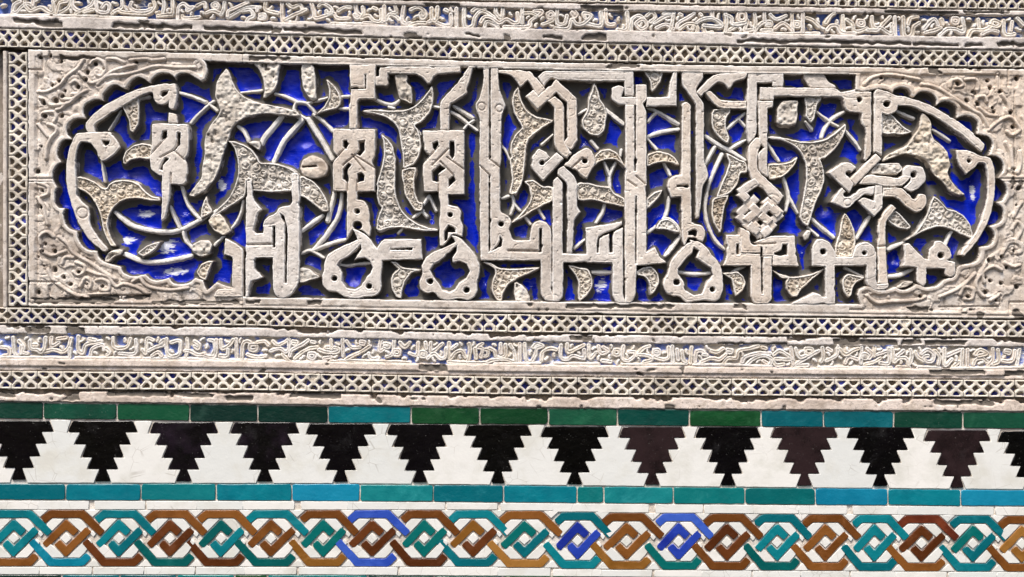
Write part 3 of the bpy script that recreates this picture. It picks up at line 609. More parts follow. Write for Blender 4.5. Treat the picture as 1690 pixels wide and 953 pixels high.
# ---------------------------------------------------------------- the setting: the wall behind everything
LT1 = interp([(0, -42.5), (1690, -14.5)]); LB1 = interp([(0, -11.5), (1690, 16.5)])
TT1 = interp([(0, -8), (676, 9), (1014, 18), (1352, 21), (1690, 26)]); TB1 = interp([(0, 25), (338, 33), (676, 43), (1014, 50), (1352, 57), (1690, 62)])
LT2 = interp([(0, 47), (400, 56), (800, 67), (1220, 76), (1690, 84)]); LB2 = interp([(0, 78.5), (400, 87), (800, 98.5), (1220, 106), (1690, 112)])
LT3 = interp([(0, 508), (400, 511.5), (800, 518.6), (1220, 523.8), (1690, 529)]); LB3 = interp([(0, 535), (400, 538.5), (800, 549), (1220, 553.5), (1690, 558)])
TT2 = interp([(0, 551), (338, 555), (676, 561), (1014, 567), (1352, 570.5), (1690, 573)]); TB2 = interp([(0, 592), (338, 594.5), (676, 600.5), (1014, 604), (1352, 608), (1690, 610)])
LT4 = interp([(0, 613), (400, 615.5), (800, 622), (1220, 625.5), (1690, 628)]); LB4 = interp([(0, 643), (400, 645.5), (800, 652), (1220, 654.5), (1690, 657)])
GT = interp([(0, 664), (560, 670.5), (1120, 677), (1690, 681)]); GB = interp([(0, 692), (560, 699), (1120, 704), (1690, 709)])
QT = interp([(0, 799), (560, 800), (1120, 805), (1690, 810)]); QB = interp([(0, 826.5), (560, 828), (1120, 833), (1690, 837)])
IT = interp([(0, 843), (800, 843.5), (1000, 848), (1690, 853)]); IB = interp([(0, 936), (800, 936.5), (1000, 941), (1690, 945)])
DT = interp([(0, 950.5), (560, 951), (1120, 955), (1690, 959)])
XL, XR = -135.0, 1825.0

def slab(name, x0, y0, x1, y1, p, mat, kind=None):
    X, Y = grid(x0, y0, x1, y1, 40); P = p + 1.0 * noise(X, Y, 130, 3)
    o = link(name, grid_mesh(name, X, Y, P, np.ones(X.shape, bool), mat, 845, 476, {'dirt': 0.0}), None, 845, 476)
    if kind: o['kind'] = kind
    return o
w1 = slab('wall', -1300, -700, 2990, 1976, -32, M_WALL, 'structure')

X, Y = grid(XL, -70, XR, 664, 5)
bk = link('backing_coat', grid_mesh('backing_coat', X, Y, -13.6 + 0.5 * noise(X, Y, 30, 5), (Y < LB2(X) + 4) | (Y > LT3(X) - 6), M_WALL, 845, 300, {'dirt': 0.0}), None, 845, 300)
bk['kind'] = 'structure'

# ---------------------------------------------------------------- relief parts
class Shape: pass
def parse(line):
    s = Shape(); parts = line.split(' /'); head = parts[0].split()
    s.kind, s.tile = head[0], head[1]; rest = head[2:]; s.w = 0.0
    s.holes, s.circ, s.groove, s.ring = [], [], [], []
    k = 1.0 if s.tile == 's' else 0.2
    if s.kind in 'S': s.w = max(3.2, float(rest[0]) * 0.74); rest = rest[1:]
    if s.kind in 'BXY': s.w = float(rest[0]) * k; rest = rest[1:]
    P = tile_pts(s.tile, ' '.join(rest))
    base = {'L': 0, 'B': 0, 'Y': 0, 'X': -3.5, 'F': -6, 'D': -6, 'R': -5, 'P': -5, 'S': -13}[s.kind]
    s.T = base
    mid = base - 1
    s.P = [at(x, y, mid) for x, y in P]
    if s.kind in 'BXY': s.P = band_poly(s.P, s.w)
    elif s.kind == 'S': s.P = smooth(s.P, 5)
    elif s.kind in 'FDRP': s.P = smooth(soften(s.P), 2, True)
    else: s.P = soften(s.P)
    for q in parts[1:]:
        c, body = q[0], q[1:]
        if c == 'H': s.holes.append([at(x, y, mid) for x, y in tile_pts(s.tile, body)])
        elif c in 'CO':
            u, v, r = (float(z) for z in body.split(',')); ox, oy = TILES[s.tile]
            (s.circ if c == 'C' else s.ring).append(at(ox + u / 5, oy + v / 5, mid) + (r / 5,))
        elif c == 'G':
            w, body = body.split(' ', 1); s.groove.append((float(w), [at(x, y, mid) for x, y in tile_pts(s.tile, body)]))
    xs = [p[0] for p in s.P]; ys = [p[1] for p in s.P]
    s.bb = (min(xs) - s.w, min(ys) - s.w, max(xs) + s.w, max(ys) + s.w)
    return s
def sdf(s, X, Y):
    if s.kind == 'S': return s.w / 2 - seg_dist(s.P, X, Y, False)
    d = poly_sdf(s.P, X, Y)
    for h in s.holes: d = np.minimum(d, -poly_sdf(h, X, Y))
    for cx, cy, r in s.circ: d = np.minimum(d, np.hypot((X - cx), (Y - cy) * 1.05) - r)
    return d
SH = [parse(l) for l in SHAPES.strip().split('\n')]
BASE = -27.0
def rnd_edge(d, r): return r * (1 - np.sqrt(np.clip(1 - (np.clip(r - d, 0, r) / r) ** 2, 0, 1)))
def ring_centres(s, X, Y, d, gap):
    r = np.random.RandomState(int(abs(s.P[0][0] * 7 + s.P[0][1] * 13)) % 99991); out = []
    ok = np.argwhere(d > 3.6)
    if len(ok) == 0: return out
    order = r.permutation(len(ok))
    big = [i for i in order[:1500] if d[tuple(ok[i])] > 7.5]
    for i in big + list(order[:900]):
        y, x = ok[i]; c = (X[y, x], Y[y, x]); rad = min(r.uniform(5.5, 8.5), d[y, x] - 1.2)
        if rad > 2.2 and all(math.hypot(c[0] - o[0], c[1] - o[1]) > (rad + o[2]) * 0.98 + gap for o in out): out.append((c[0], c[1], rad, r.uniform(0, 6.28)))
    return out
panel = thing('carved_panel', 'large carved stucco panel of tall angular letters and leaves on a deep blue ground', 'carved panel', 857, 300)
def build_shape(i, s):
    step = {'S': 1.0}.get(s.kind, 0.85)
    if s.kind == 'L': s.T = ((i * 37) % 11) / 11.0 * 2.0 - 1.6
    slope = {'S': 5.0, 'L': 8.5, 'B': 8.5, 'X': 8.5, 'Y': 8.5}.get(s.kind, 4.5)
    m = (s.T - BASE) / slope + 2.5
    X, Y = grid(s.bb[0] - m, s.bb[1] - m, s.bb[2] + m, s.bb[3] + m, step)
    d0 = sdf(s, X, Y)
    d = d0 + 0.55 * noise(X, Y, 9, 5) + 0.3 * noise(X, Y, 3.2, 6)
    dirt = np.zeros(X.shape); edge = np.exp(-((d - 0.9) / 1.0) ** 2) * (0.9 if s.kind in 'FD' else 0.5)
    if s.kind in 'LBXY':
        d = d - 1.6 * np.clip(noise(X, Y, 14, 31) - 0.62, 0, 1) * 4           # knocked edges
        top = s.T - 1.0 * np.clip(1.3 - d, 0, 1.3) + 0.5 * noise(X, Y, 30, 8) + 0.28 * noise(X, Y, 7, 9) + 0.16 * noise(X, Y, 2.6, 10)
        edge = np.exp(-((d - 0.7) / 0.9) ** 2)
        top = top - 0.75 * np.exp(-((d - 3.1) / 0.75) ** 2) * sstep(-0.5, 0.2, noise(X, Y, 20, 53)) * (s.kind in 'LB')
        for w, g in s.groove:
            q = seg_dist(g, X, Y, False); top = top - 4.6 * np.exp(-(q / (0.62 * w)) ** 2); dirt = np.maximum(dirt, 0.62 * np.exp(-(q / (0.5 * w)) ** 2))
        for cx, cy, r in s.ring:
            q = np.abs(np.hypot(X - cx, Y - cy) - r); top = top - 2.2 * np.exp(-(q / 1.2) ** 2)
        pit = np.clip(noise(X, Y, 5, 41) - 0.72, 0, 1); top = top - pit * 6
        crk = np.abs(noise(X, Y, 26, 51)); cm = (noise(X, Y, 60, 52) > 0.35)
        top = top - np.where(cm, 0.9 * np.exp(-(crk / 0.035) ** 2), 0)
    elif s.kind == 'S':
        top = s.T - 0.55 * np.clip(0.9 - d, 0, 0.9) + 0.3 * noise(X, Y, 5, 8)
    else:
        top = s.T - rnd_edge(d, 1.4) + 0.6 * noise(X, Y, 18, 8) + 0.3 * noise(X, Y, 4, 9)
        if s.kind in 'FD':
            inn = sstep(1.9, 3.0, d0)
            WX, WY = X + 1.3 * noise(X, Y, 7, 17), Y + 1.3 * noise(X, Y, 7, 18)
            field = s.T - 4.6 + 0.8 * noise(X, Y, 5, 16); lump = field.copy()
            for cx, cy, r, a in ring_centres(s, X, Y, d0, -0.6):
                q = np.hypot(WX - cx, WY - cy)
                if s.kind == 'F' and r > 2.8:
                    z = s.T - 0.9 - 0.8 * (q / r) ** 2 - 7 * sstep(r * 0.86, r * 1.12, q)
                    an = np.arctan2(WY - cy, WX - cx); df = np.abs((an - a + math.pi) % (2 * math.pi) - math.pi)
                    z = z - 4.0 * np.exp(-((q - r * 0.52) / (0.15 * r + 0.2)) ** 2) * sstep(1.0, 1.7, df)
                    z = z - 3.5 * np.exp(-(np.hypot(WX - cx - 0.5 * r * math.cos(a + 1.9), WY - cy - 0.5 * r * math.sin(a + 1.9)) / (0.22 * r)) ** 2)
                else:
                    e = np.hypot((WX - cx) * math.cos(a) + (WY - cy) * math.sin(a), (-(WX - cx) * math.sin(a) + (WY - cy) * math.cos(a)) * 1.5)
                    z = s.T - 1.0 - 6 * sstep(r * 0.95, r * 1.2, q) - 4.6 * np.exp(-(e / (0.46 * r)) ** 2)
                lump = np.maximum(lump, z)
            top = top * (1 - inn) + inn * (lump + 0.35 * noise(X, Y, 3, 9) - 2.6 * np.clip(noise(X, Y, 4.2, 19) - 0.42, 0, 1))
            dirt = np.maximum(dirt, 0.52 * sstep(-2.9, -4.6, top - s.T) * (0.8 + 0.35 * noise(X, Y, 14, 20)))
        elif s.kind == 'R':
            inn = sstep(0.8, 2.6, d0)
            top = top + inn * (2.0 * noise(X, Y, 9, 61) + 1.5 * noise(X, Y, 4.6, 62) - 4.5 * np.clip(noise(X, Y, 6, 63) - 0.25, 0, 1)); dirt = np.maximum(dirt, 0.58 * sstep(-1.6, -3.4, top - s.T) * (d0 > 1))
        else:
            top = top + 1.2 * sstep(0, 7, d0) + 0.5 * noise(X, Y, 6, 64)
    P = np.where(d > 0, top, s.T - (1.3 if s.kind in 'LBXY' else 1.4) + d * slope)
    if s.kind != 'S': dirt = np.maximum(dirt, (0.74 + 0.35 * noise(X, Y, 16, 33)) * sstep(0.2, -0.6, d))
    if s.kind == 'S': P = np.where(d > 0, top, s.T - 0.5 + d * slope)
    M = P > BASE - slope * step * 1.5
    P = np.maximum(P, BASE - 1)
    name, mat = {'L': ('letter', M_LETTER), 'B': ('letter', M_LETTER), 'X': ('knot_strand', M_LETTER), 'Y': ('knot_strand', M_LETTER), 'F': ('leaf', M_LEAF), 'D': ('leaf', M_LEAF),
                 'R': ('leaf', M_LEAF), 'P': ('leaf', M_PLATE), 'S': ('tendril', M_STEM)}[s.kind]
    cx, cy = (s.bb[0] + s.bb[2]) / 2, (s.bb[1] + s.bb[3]) / 2
    P = P + 0.03 * (i % 7)                                                     # no two pieces share a plane
    me = grid_mesh(name, X, Y, P, M, mat, cx, cy, {'dirt': dirt, 'edge': edge})
    if me: link(name, me, panel, cx, cy)
for i, s in enumerate(SH): build_shape(i, s)

OPEN = lobed([at(x, y, -2) for x, y in pts(OPENING)])
# the painted ground: a cove round every letter, leaf and edge
X, Y = grid(78, 92, 1672, 512, 1.9)
dist = np.clip(poly_sdf(OPEN, X, Y), -8, 60); inside = dist > -6
sd = np.full(X.shape, 60.0); ld = np.where(dist > 0, dist * 1.7 + 0.6, dist)
for s in SH:
    m = 24
    i0, i1 = np.searchsorted(Y[:, 0], [s.bb[1] - m, s.bb[3] + m]); j0, j1 = np.searchsorted(X[0], [s.bb[0] - m, s.bb[2] + m])
    if i1 <= i0 or j1 <= j0: continue
    o = -sdf(s, X[i0:i1, j0:j1], Y[i0:i1, j0:j1])
    tgt = sd if s.kind == 'S' else ld
    tgt[i0:i1, j0:j1] = np.minimum(tgt[i0:i1, j0:j1], o)
ld = np.maximum(ld, 0); sd = np.maximum(sd, 0)
b = np.clip(ld / 19, 0, 1)
P = -14 - 11 * np.sqrt(1 - (1 - b) ** 2) + 3.0 * np.exp(-(sd / 3.5) ** 2) + 0.7 * noise(X, Y, 24, 71) + 0.35 * noise(X, Y, 7, 72)
up = np.roll(ld, 2, 0)                                                         # upper edges reach further, so the blue thins below them
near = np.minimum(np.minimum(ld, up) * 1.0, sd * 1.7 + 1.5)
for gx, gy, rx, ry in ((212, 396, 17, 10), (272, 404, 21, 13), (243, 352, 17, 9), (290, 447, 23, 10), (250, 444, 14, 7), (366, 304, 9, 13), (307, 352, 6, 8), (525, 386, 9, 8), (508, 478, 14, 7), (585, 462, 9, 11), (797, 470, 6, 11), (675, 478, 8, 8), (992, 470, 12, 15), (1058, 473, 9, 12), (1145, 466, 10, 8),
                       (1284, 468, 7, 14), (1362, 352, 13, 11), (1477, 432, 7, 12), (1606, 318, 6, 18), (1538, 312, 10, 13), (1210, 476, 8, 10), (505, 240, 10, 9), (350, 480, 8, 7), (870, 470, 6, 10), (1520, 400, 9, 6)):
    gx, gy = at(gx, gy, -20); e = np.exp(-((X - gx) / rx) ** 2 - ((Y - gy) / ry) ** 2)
    P = P + e * (0.62 * (Y - gy) + 0.14 * (X - gx)); near = np.maximum(near, 11 * (e > 0.3) * (ld > 2.5))   # dimples added to the ground, tilted upward to catch the sun as glare
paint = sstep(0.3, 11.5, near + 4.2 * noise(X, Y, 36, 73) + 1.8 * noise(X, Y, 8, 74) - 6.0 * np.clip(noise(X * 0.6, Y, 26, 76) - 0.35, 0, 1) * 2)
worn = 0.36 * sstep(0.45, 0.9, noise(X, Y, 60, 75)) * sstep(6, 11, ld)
for gx, gy, rx, ry in ((272, 405, 19, 12), (212, 396, 17, 7), (240, 353, 14, 6), (288, 449, 20, 8), (366, 306, 7, 11), (1606, 318, 5, 14), (992, 472, 9, 12)):   # glare painted in white, partly rubbed through to the white coat
    gx, gy = at(gx, gy, -20); q = np.hypot((X - gx) / rx, (Y - gy) / ry) + 0.3 * noise(X, Y, 8, 78) + 0.16 * noise(X, Y, 4, 79); worn = np.maximum(worn, 0.86 * sstep(1.85, 0.2, q))  # worn takes the painted glare patches too
g = grid_mesh('blue_ground', X, Y, P, inside, M_BLUE, 857, 300, {'paint': paint * (0.86 + 0.2 * noise(X, Y, 45, 77)), 'worn': worn})  # worn: rubbed paint and painted glare patches
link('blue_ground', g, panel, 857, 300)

# the plain border with its carved corners
strokes = []
for l in SPANDREL.strip().split('\n'):
    t, rest = l.split(' ', 1); strokes.append(smooth(tile_pts(t, rest), 6))
pits = []
for l in PITS.split('\n'):
    t, rest = l.split(' ', 1); v = rest.split()
    for q in v:
        q = q.split(',')
        if len(q) == 2: u_, v_ = float(q[0]), float(q[1])
    toks = rest.replace(',', ' ').split()
    for k in range(0, len(toks), 3): pits.append((TILES[t][0] + float(toks[k]) / 5, TILES[t][1] + float(toks[k + 1]) / 5, float(toks[k + 2]) / 5))
BAR_L = 61.0
def border(name, x0, x1, y0f, y1f, carve):
    ya = float(min(y0f(x0), y0f(x1))); yb = float(max(y1f(x0), y1f(x1)))
    X, Y = grid(x0, ya, x1, yb, 1.2 if carve else 1.7)
    dop = poly_sdf(OPEN, X, Y)
    edge = np.minimum(Y - y0f(X), y1f(X) - Y)
    edge = np.minimum(edge, np.minimum(X - x0 + 1.7 * 3, x1 - X + 1.7 * 3)) if not carve else np.minimum(edge, 40)
    if carve and x0 < 100: edge = np.minimum(edge, X - x0)
    if carve and x1 > 1600: edge = np.minimum(edge, x1 - X)
    d = np.minimum(-dop, edge) + 0.5 * noise(X, Y, 8, 81) + 0.3 * noise(X, Y, 3, 82)
    d = d - 5 * np.clip(noise(X, Y, 26, 83) - 0.55, 0, 1) * (edge < 9)
    top = -1.5 - rnd_edge(d, 1.3) + 0.5 * noise(X, Y, 34, 84) + 0.3 * noise(X, Y, 8, 85) + 0.15 * noise(X, Y, 2.6, 86)
    dirt = np.zeros(X.shape)
    if carve:
        sg = np.full(X.shape, 1e9)
        for st in strokes:
            xs = [q[0] for q in st]; ys = [q[1] for q in st]
            j0, j1 = np.searchsorted(X[0], [min(xs) - 10, max(xs) + 10]); i0, i1 = np.searchsorted(Y[:, 0], [min(ys) - 10, max(ys) + 10])
            if j1 <= j0 or i1 <= i0: continue
            q = seg_dist(st, X[i0:i1, j0:j1], Y[i0:i1, j0:j1], False); sg[i0:i1, j0:j1] = np.minimum(sg[i0:i1, j0:j1], q)
        zone = sstep(5.5, 8.5, -dop) * sstep(9, 13, edge)
        wx_, wy_ = X + 6 * noise(X, Y, 17, 141), Y + 6 * noise(X, Y, 17, 142)
        lump = sstep(0.02, 0.16, noise(wx_, wy_, 15, 143)); away = zone * sstep(2.9, 4.2, sg)
        top = top - away * (4.4 - 3.2 * lump); dirt = np.maximum(dirt, 0.52 * away * (1 - lump) * (0.7 + 0.4 * noise(X, Y, 13, 145)))
        top = top - away * lump * (1.6 * np.abs(noise(wx_, wy_, 6, 146)) + 2.2 * sstep(0.12, 0.02, np.abs(noise(wx_, wy_, 9, 147))))
        top = top - 2.2 * np.exp(-((sg - 3.4) / 1.2) ** 2) * sstep(3, 6, -dop) * sstep(2, 5, edge) + 1.0 * np.exp(-(sg / 2.2) ** 2)
        for cx, cy, r in pits:
            q = np.hypot(X - cx, Y - cy) + 1.3 * noise(X, Y, 6, 88); h = sstep(r * 1.0, r * 0.55, q)
            top = top - 9 * h; dirt = np.maximum(dirt, 0.75 * h)
        if x0 < 100:                                                           # upright bar and its corner squares
            bar = np.abs(X - (x0 + 15)); top = top - 4 * np.exp(-(bar / 0.9) ** 2) * (Y > 118) * (Y < 470)
        else:
            bar = np.abs(X - (x1 - 24)); top = top - 4 * np.exp(-(bar / 0.9) ** 2) * (Y > 150) * (Y < 440)
    line = np.abs(Y - (y0f(X) + 12.5)); top = top + 1.6 * np.exp(-((line - 1.2) / 1.1) ** 2) * (X > 560) * (X < 1400) - 1.8 * np.exp(-(np.abs(Y - (y0f(X) + 9.5)) / 0.9) ** 2) * (X > 400) * (X < 1450)
    line = np.abs(Y - (y1f(X) - 5.0)); top = top - 2.6 * np.exp(-(line / 1.0) ** 2)
    chip = sstep(0.50, 0.66, noise(X, Y * 2.4, 30, 89) * 0.7 + noise(X, Y, 7, 90) * 0.35) * ((Y > y1f(X) - 16) | (Y < y0f(X) + 9)) * sstep(0.0, 0.3, noise(X, Y * 0 , 140, 91) + 0.25)
    top = top - 2.8 * chip; dirt = np.maximum(dirt, 0.8 * chip)
    for (u0, u1, v0, v1) in ((50, 190, 492, 501), (150, 200, 488, 496), (255, 392, 496, 502), (205, 250, 487, 493), (412, 430, 497, 503), (500, 530, 497, 503), (940, 1110, 503, 509), (1215, 1235, 503, 510), (1505, 1535, 507, 515), (410, 470, 93, 99), (1010, 1050, 103, 112), (1535, 1555, 113, 122), (100, 160, 92, 97)):
        xx = X + 9 * noise(X, Y, 14, 93) + 3 * noise(X, Y, 4, 94); yy = Y + 2.6 * noise(X, Y, 9, 95)
        hh = sstep(u0 - 1, u0 + 1, xx) * sstep(u1 + 1, u1 - 1, xx) * sstep(v0 - .6, v0 + .6, yy) * sstep(v1 + .6, v1 - .6, yy)
        top = top - 3.5 * hh; dirt = np.maximum(dirt, 0.95 * hh)
    if carve:
        for (tl, ln) in (('a0', '255,0 255,75'), ('a0', '80,150 190,150 190,20'), ('f0', '1565,140 1565,280'), ('f0', '1490,190 1490,300'), ('f2', '1500,780 1500,880 1000,885'), ('f2', '1690,845 1580,845 1580,950'), ('a2', '80,600 320,605'), ('a2', '250,660 250,730'), ('f0', '1040,190 1480,195'), ('a2', '540,715 1060,715')):
            q = seg_dist(tile_pts(tl, ln), X, Y, False); top = top - 4.5 * np.exp(-(q / 1.3) ** 2)
    P = np.where(d > 0, top, -3.3 + d * 12.0); M = P > BASE - 14
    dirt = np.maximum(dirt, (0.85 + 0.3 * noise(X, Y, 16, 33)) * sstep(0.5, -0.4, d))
    P = np.maximum(P, BASE - 1)
    cx, cy = (x0 + x1) / 2, (ya + yb) / 2
    me = grid_mesh(name, X, Y, P, M, M_PLATE, cx, cy, {'dirt': dirt, 'edge': np.exp(-((d - 0.9) / 1.0) ** 2) * 0.9}); link(name, me, panel, cx, cy)
PT = lambda x: LB2(x) + 2.2
PB = lambda x: LT3(x) - 2.4
MID = lambda x: np.asarray(x) * 0 + 300.0
border('spandrel', 46, 400, PT, MID, True); border('spandrel', 46, 400, MID, PB, True)
border('spandrel', 1402, 1700, PT, MID, True); border('spandrel', 1402, 1700, MID, PB, True)
border('border_rail', 400.6, 1401.4, PT, lambda x: PT(x) + 45, False); border('border_rail', 400.6, 1401.4, lambda x: PB(x) - 40, PB, False)

# ---------------------------------------------------------------- plaster mouldings between the bands
def moulding(label, yt, yb, T, slots=(), rough=0.5, step_at=None, pits_=(), ragged=0.0):
    t = thing('plaster_moulding', label, 'moulding', 845, float((yt(845) + yb(845)) / 2), 'plaster mouldings between the carved bands')
    X, Y = grid(XL, float(min(yt(XL), yt(845), yt(XR))) - 3, XR, float(max(yb(XL), yb(845), yb(XR))) + 3, 1.5)
    d = np.minimum(Y - yt(X), yb(X) - Y)
    d = d + 0.7 * noise(X, Y, 12, 101) + 0.4 * noise(X, Y, 4, 102)
    if ragged: d = np.minimum(d, Y - yt(X) - ragged * np.clip(noise(X, Y, 22, 103) * 1.3 + 0.45 * noise(X, Y, 6, 109) - 0.1, 0, 1.2))
    dirt = np.zeros(X.shape)
    top = T - rnd_edge(d, 1.8) + 0.5 * noise(X, Y, 40, 104) + 0.35 * noise(X, Y, 9, 105) + 0.2 * noise(X, Y, 3, 106)
    if step_at is not None:
        k = (Y - yt(X)) / np.maximum(yb(X) - yt(X), 1); top = top - 3.2 * sstep(step_at - 0.05, step_at + 0.05, k) - 2.0 * np.exp(-((k - step_at) / 0.05) ** 2)
    for (x0, x1, a, b_) in slots:                                              # broken-out lengths, a..b of the height
        k = (Y - yt(X)) / np.maximum(yb(X) - yt(X), 1) + 0.10 * noise(X, Y, 9, 107) + 0.08 * noise(X, Y, 24, 108)
        xx = X + 3 * noise(X, Y, 8, 110) + 6 * noise(X, Y, 22, 119)
        h = sstep(a - 0.06, a + 0.06, k) * sstep(b_ + 0.06, b_ - 0.06, k) * sstep(x0 - 2, x0 + 2, xx) * sstep(x1 + 2, x1 - 2, xx)
        top = top - 4.2 * h; dirt = np.maximum(dirt, h)
    chip = sstep(0.60, 0.72, noise(X, Y * 2, 24, 111) * 0.75 + noise(X, Y, 7, 112) * 0.35)
    top = top - 1.8 * chip * rough * 2; dirt = np.maximum(dirt, 0.75 * chip)
    P = np.where(d > 0, top, T - 1.8 + d * 7); M = P > -24
    me = grid_mesh('moulding', X, Y, P, M, M_MOULD, 845, float((yt(845) + yb(845)) / 2), {'dirt': dirt})
    link('moulded_strip', me, t, 845, float((yt(845) + yb(845)) / 2))
def off(f, k): return lambda x: f(x) + k
moulding('broken plaster moulding just under the topmost lattice band, above the upper inscription', off(LB1, 1.5), TT1, -1, [(960, 1030, 0.2, 0.9), (700, 760, 0.4, 1.0), (1460, 1580, 0.3, 0.9), (1590, 1660, 0.1, .6)])
moulding('plaster moulding with long dark breaks between the upper inscription and the lattice above the panel', TB1, off(LT2, -1.2), 0,
   [(-120, -20, .5, .8), (28, 62, .25, .65), (56, 104, .38, .75), (190, 256, .42, .78), (250, 320, .45, .75), (338, 450, .45, .78), (470, 596, .45, .8), (775, 790, .5, .7), (898, 928, .55, .8), (966, 1000, .35, .85), (1218, 1500, .48, .75), (1505, 1586, .5, .75), (1592, 1625, .5, .78), (1650, 1700, .5, .75)])
moulding('pink plaster moulding with chipped upper edge under the lattice below the panel', off(LB3, 2.2), TT2, -1.5, [(38, 80, 0.2, 0.95), (114, 136, 0.1, 1.0), (940, 975, .1, .7), (1190, 1300, .75, 1.0), (1300, 1330, .1, .5), (1376, 1480, .25, .9), (1490, 1520, .2, .8), (1528, 1600, .25, .85)], ragged=7)
moulding('stepped plaster moulding between the lower inscription and the lowest lattice', TB2, off(LT4, -1.2), 0, [(690, 740, 0.0, 0.6), (1530, 1620, 0.0, .55), (1655, 1690, .2, .7), (1050, 1062, .6, .9)], step_at=0.66)
moulding('rough pink plaster strip directly above the green tiles', off(LB4, 3.0), off(GT, -1.0), -2.5, [(-10, 20, .1, .6), (112, 130, .1, .9), (180, 300, -.1, .4), (300, 350, 0.1, .5), (370, 418, .3, .75), (480, 560, -.1, .35), (1540, 1640, .1, .5)], ragged=8)
t = thing('plaster_fillet', 'narrow upright plaster fillet left of the standing lattice at the left edge', 'fillet', 5, 300)
X, Y = grid(2, 84, 12, 506, 1.2)
d = np.minimum(X - 3.4, 10.6 - X) + 0.3 * noise(X, Y, 8, 121)
me = grid_mesh('fillet', X, Y, np.where(d > 0, -2 - rnd_edge(d, 2.0) + 0.3 * noise(X, Y, 14, 122), -4 + d * 7), d > -3, M_PLATE, 7, 295, {'dirt': 0.0})
link('fillet_bar', me, t, 7, 295)

# ---------------------------------------------------------------- pierced lattice bands
def lattice_variant(seed):
    r = np.random.RandomState(seed); U, H = 38.0, 31.0
    X, Y = grid(0.25, -0.2, U - 0.25, H + 0.2, 0.75)
    jx, jy = 0.9 * noise(X + seed * 50, Y, 9, seed), 0.9 * noise(X, Y + seed * 50, 9, seed + 1)
    Xj, Yj = X + jx, Y + jy
    d = np.minimum(Y, H - Y) + 0.25 * noise(X, Y, 6, seed + 9)
    d = np.minimum(d, np.where(Y < 9, np.minimum(X, U - X) + 0.2, 9))         # joint at both ends, above
    d = np.minimum(d, np.where(Y > 21, np.abs(Xj - 19) - 0.45, 9))              # joint below
    hole = np.full(X.shape, -9.0); paint = np.zeros(X.shape)
    fl = np.full(X.shape, -10.0)
    def cut(P, pnt):
        nonlocal hole, paint
        gx, gy = sum(p[0] for p in P) / len(P), sum(p[1] for p in P) / len(P)
        P = [(gx + (px_ - gx) * 0.76, gy + (py_ - gy) * 0.76) for px_, py_ in P]
        q = poly_sdf(P, Xj, Yj) + 1.15 + r.uniform(-0.4, 0.3); hole = np.maximum(hole, q); fl[q > -1.5] = r.choice([-11.5, -10, -9.5, -8, -5.5], p=[.3, .3, .2, .15, .05])
        if pnt: paint = np.maximum(paint, (q > 0.4) * 1.0)
    for x in (0.0, 19.0, 38.0): cut([(x - 6.2, 15.2), (x - 0.6, 8.4), (x + 0.6, 8.4), (x + 6.2, 15.2), (x + 0.6, 22.0), (x - 0.6, 22.0)], True)
    for x in (10.0, 28.0): cut([(x - 6.3, 3.0), (x + 6.3, 3.0), (x + 5.6, 6.0), (x + 1.2, 10.2), (x - 1.2, 10.2), (x - 5.6, 6.0)], True)
    for x in (9.0, 29.0): cut([(x - 5.6, 27.6), (x + 5.6, 27.6), (x + 5.4, 24.6), (x + 1.4, 20.2), (x - 1.4, 20.2), (x - 5.4, 24.6)], True)
    d = np.minimum(d, -hole)
    T = -2.0
    strand = T - rnd_edge(d, 1.7) + 0.3 * noise(X, Y, 8, seed + 4)
    P = np.where(d > 0, strand, T - 1.7 + d * 5.5)
    floor = fl + 0.6 * noise(X, Y, 7, seed + 3)
    P = np.where(hole > 0, np.maximum(P, floor), P)
    P = np.where((Y > 29.2), np.minimum(P, T - 0.8), P)
    dirt = np.where(Y > 29.6, 0.6, 0.0) * (noise(X, Y, 12, seed + 6) > -0.4)
    if seed == 200:                                                          # a broken strand
        q = np.hypot(X - r.uniform(8, 30), Y - r.uniform(6, 25)); P = np.where(q < 4.2, np.maximum(np.minimum(P, -6), floor), P)
    return grid_mesh('lattice_block', X, Y, np.maximum(P, -16), np.ones(X.shape, bool), M_LATTICE, U / 2, H / 2, {'paint': paint * np.where(P < -5.4, 1, 0), 'dirt': dirt})
LV = [lattice_variant(201 + 18 * k) for k in range(10)]; LV.append(lattice_variant(200))
def lattice(label, yt, yb, x0, pitch):
    t = thing('lattice_band', label, 'lattice band', 845, float((yt(845) + yb(845)) / 2), 'pierced plaster lattice bands')
    x = x0
    while x > XL: x -= pitch
    while x < XR:
        w = pitch * random.uniform(0.985, 1.015)
        cx = x + pitch / 2; a, b_ = float(yt(cx)), float(yb(cx))
        o = link('lattice_block', LV[random.randrange(10) if random.random() > 0.06 else 10], t, cx, (a + b_) / 2, random.uniform(-0.5, 0.5))
        o.scale = (pitch / 38.0 * random.uniform(0.985, 1.0), 1, (b_ - a) / 31.0 * random.uniform(0.975, 1.0))
        o.rotation_euler = (0, math.atan2(float(yt(cx + 20) - yt(cx - 20)), 40) + random.uniform(-0.006, 0.006), 0)
        x += pitch
lattice('topmost pierced lattice band, cut off by the upper edge of the view', LT1, LB1, 888, 33.0)
lattice('pierced lattice band directly above the blue carved panel', LT2, LB2, 31, 37.3)
lattice('pierced lattice band directly below the blue carved panel', LT3, LB3, 12, 39.3)
lattice('lowest pierced lattice band, nearest the green tiles', LT4, LB4, 18, 42.5)
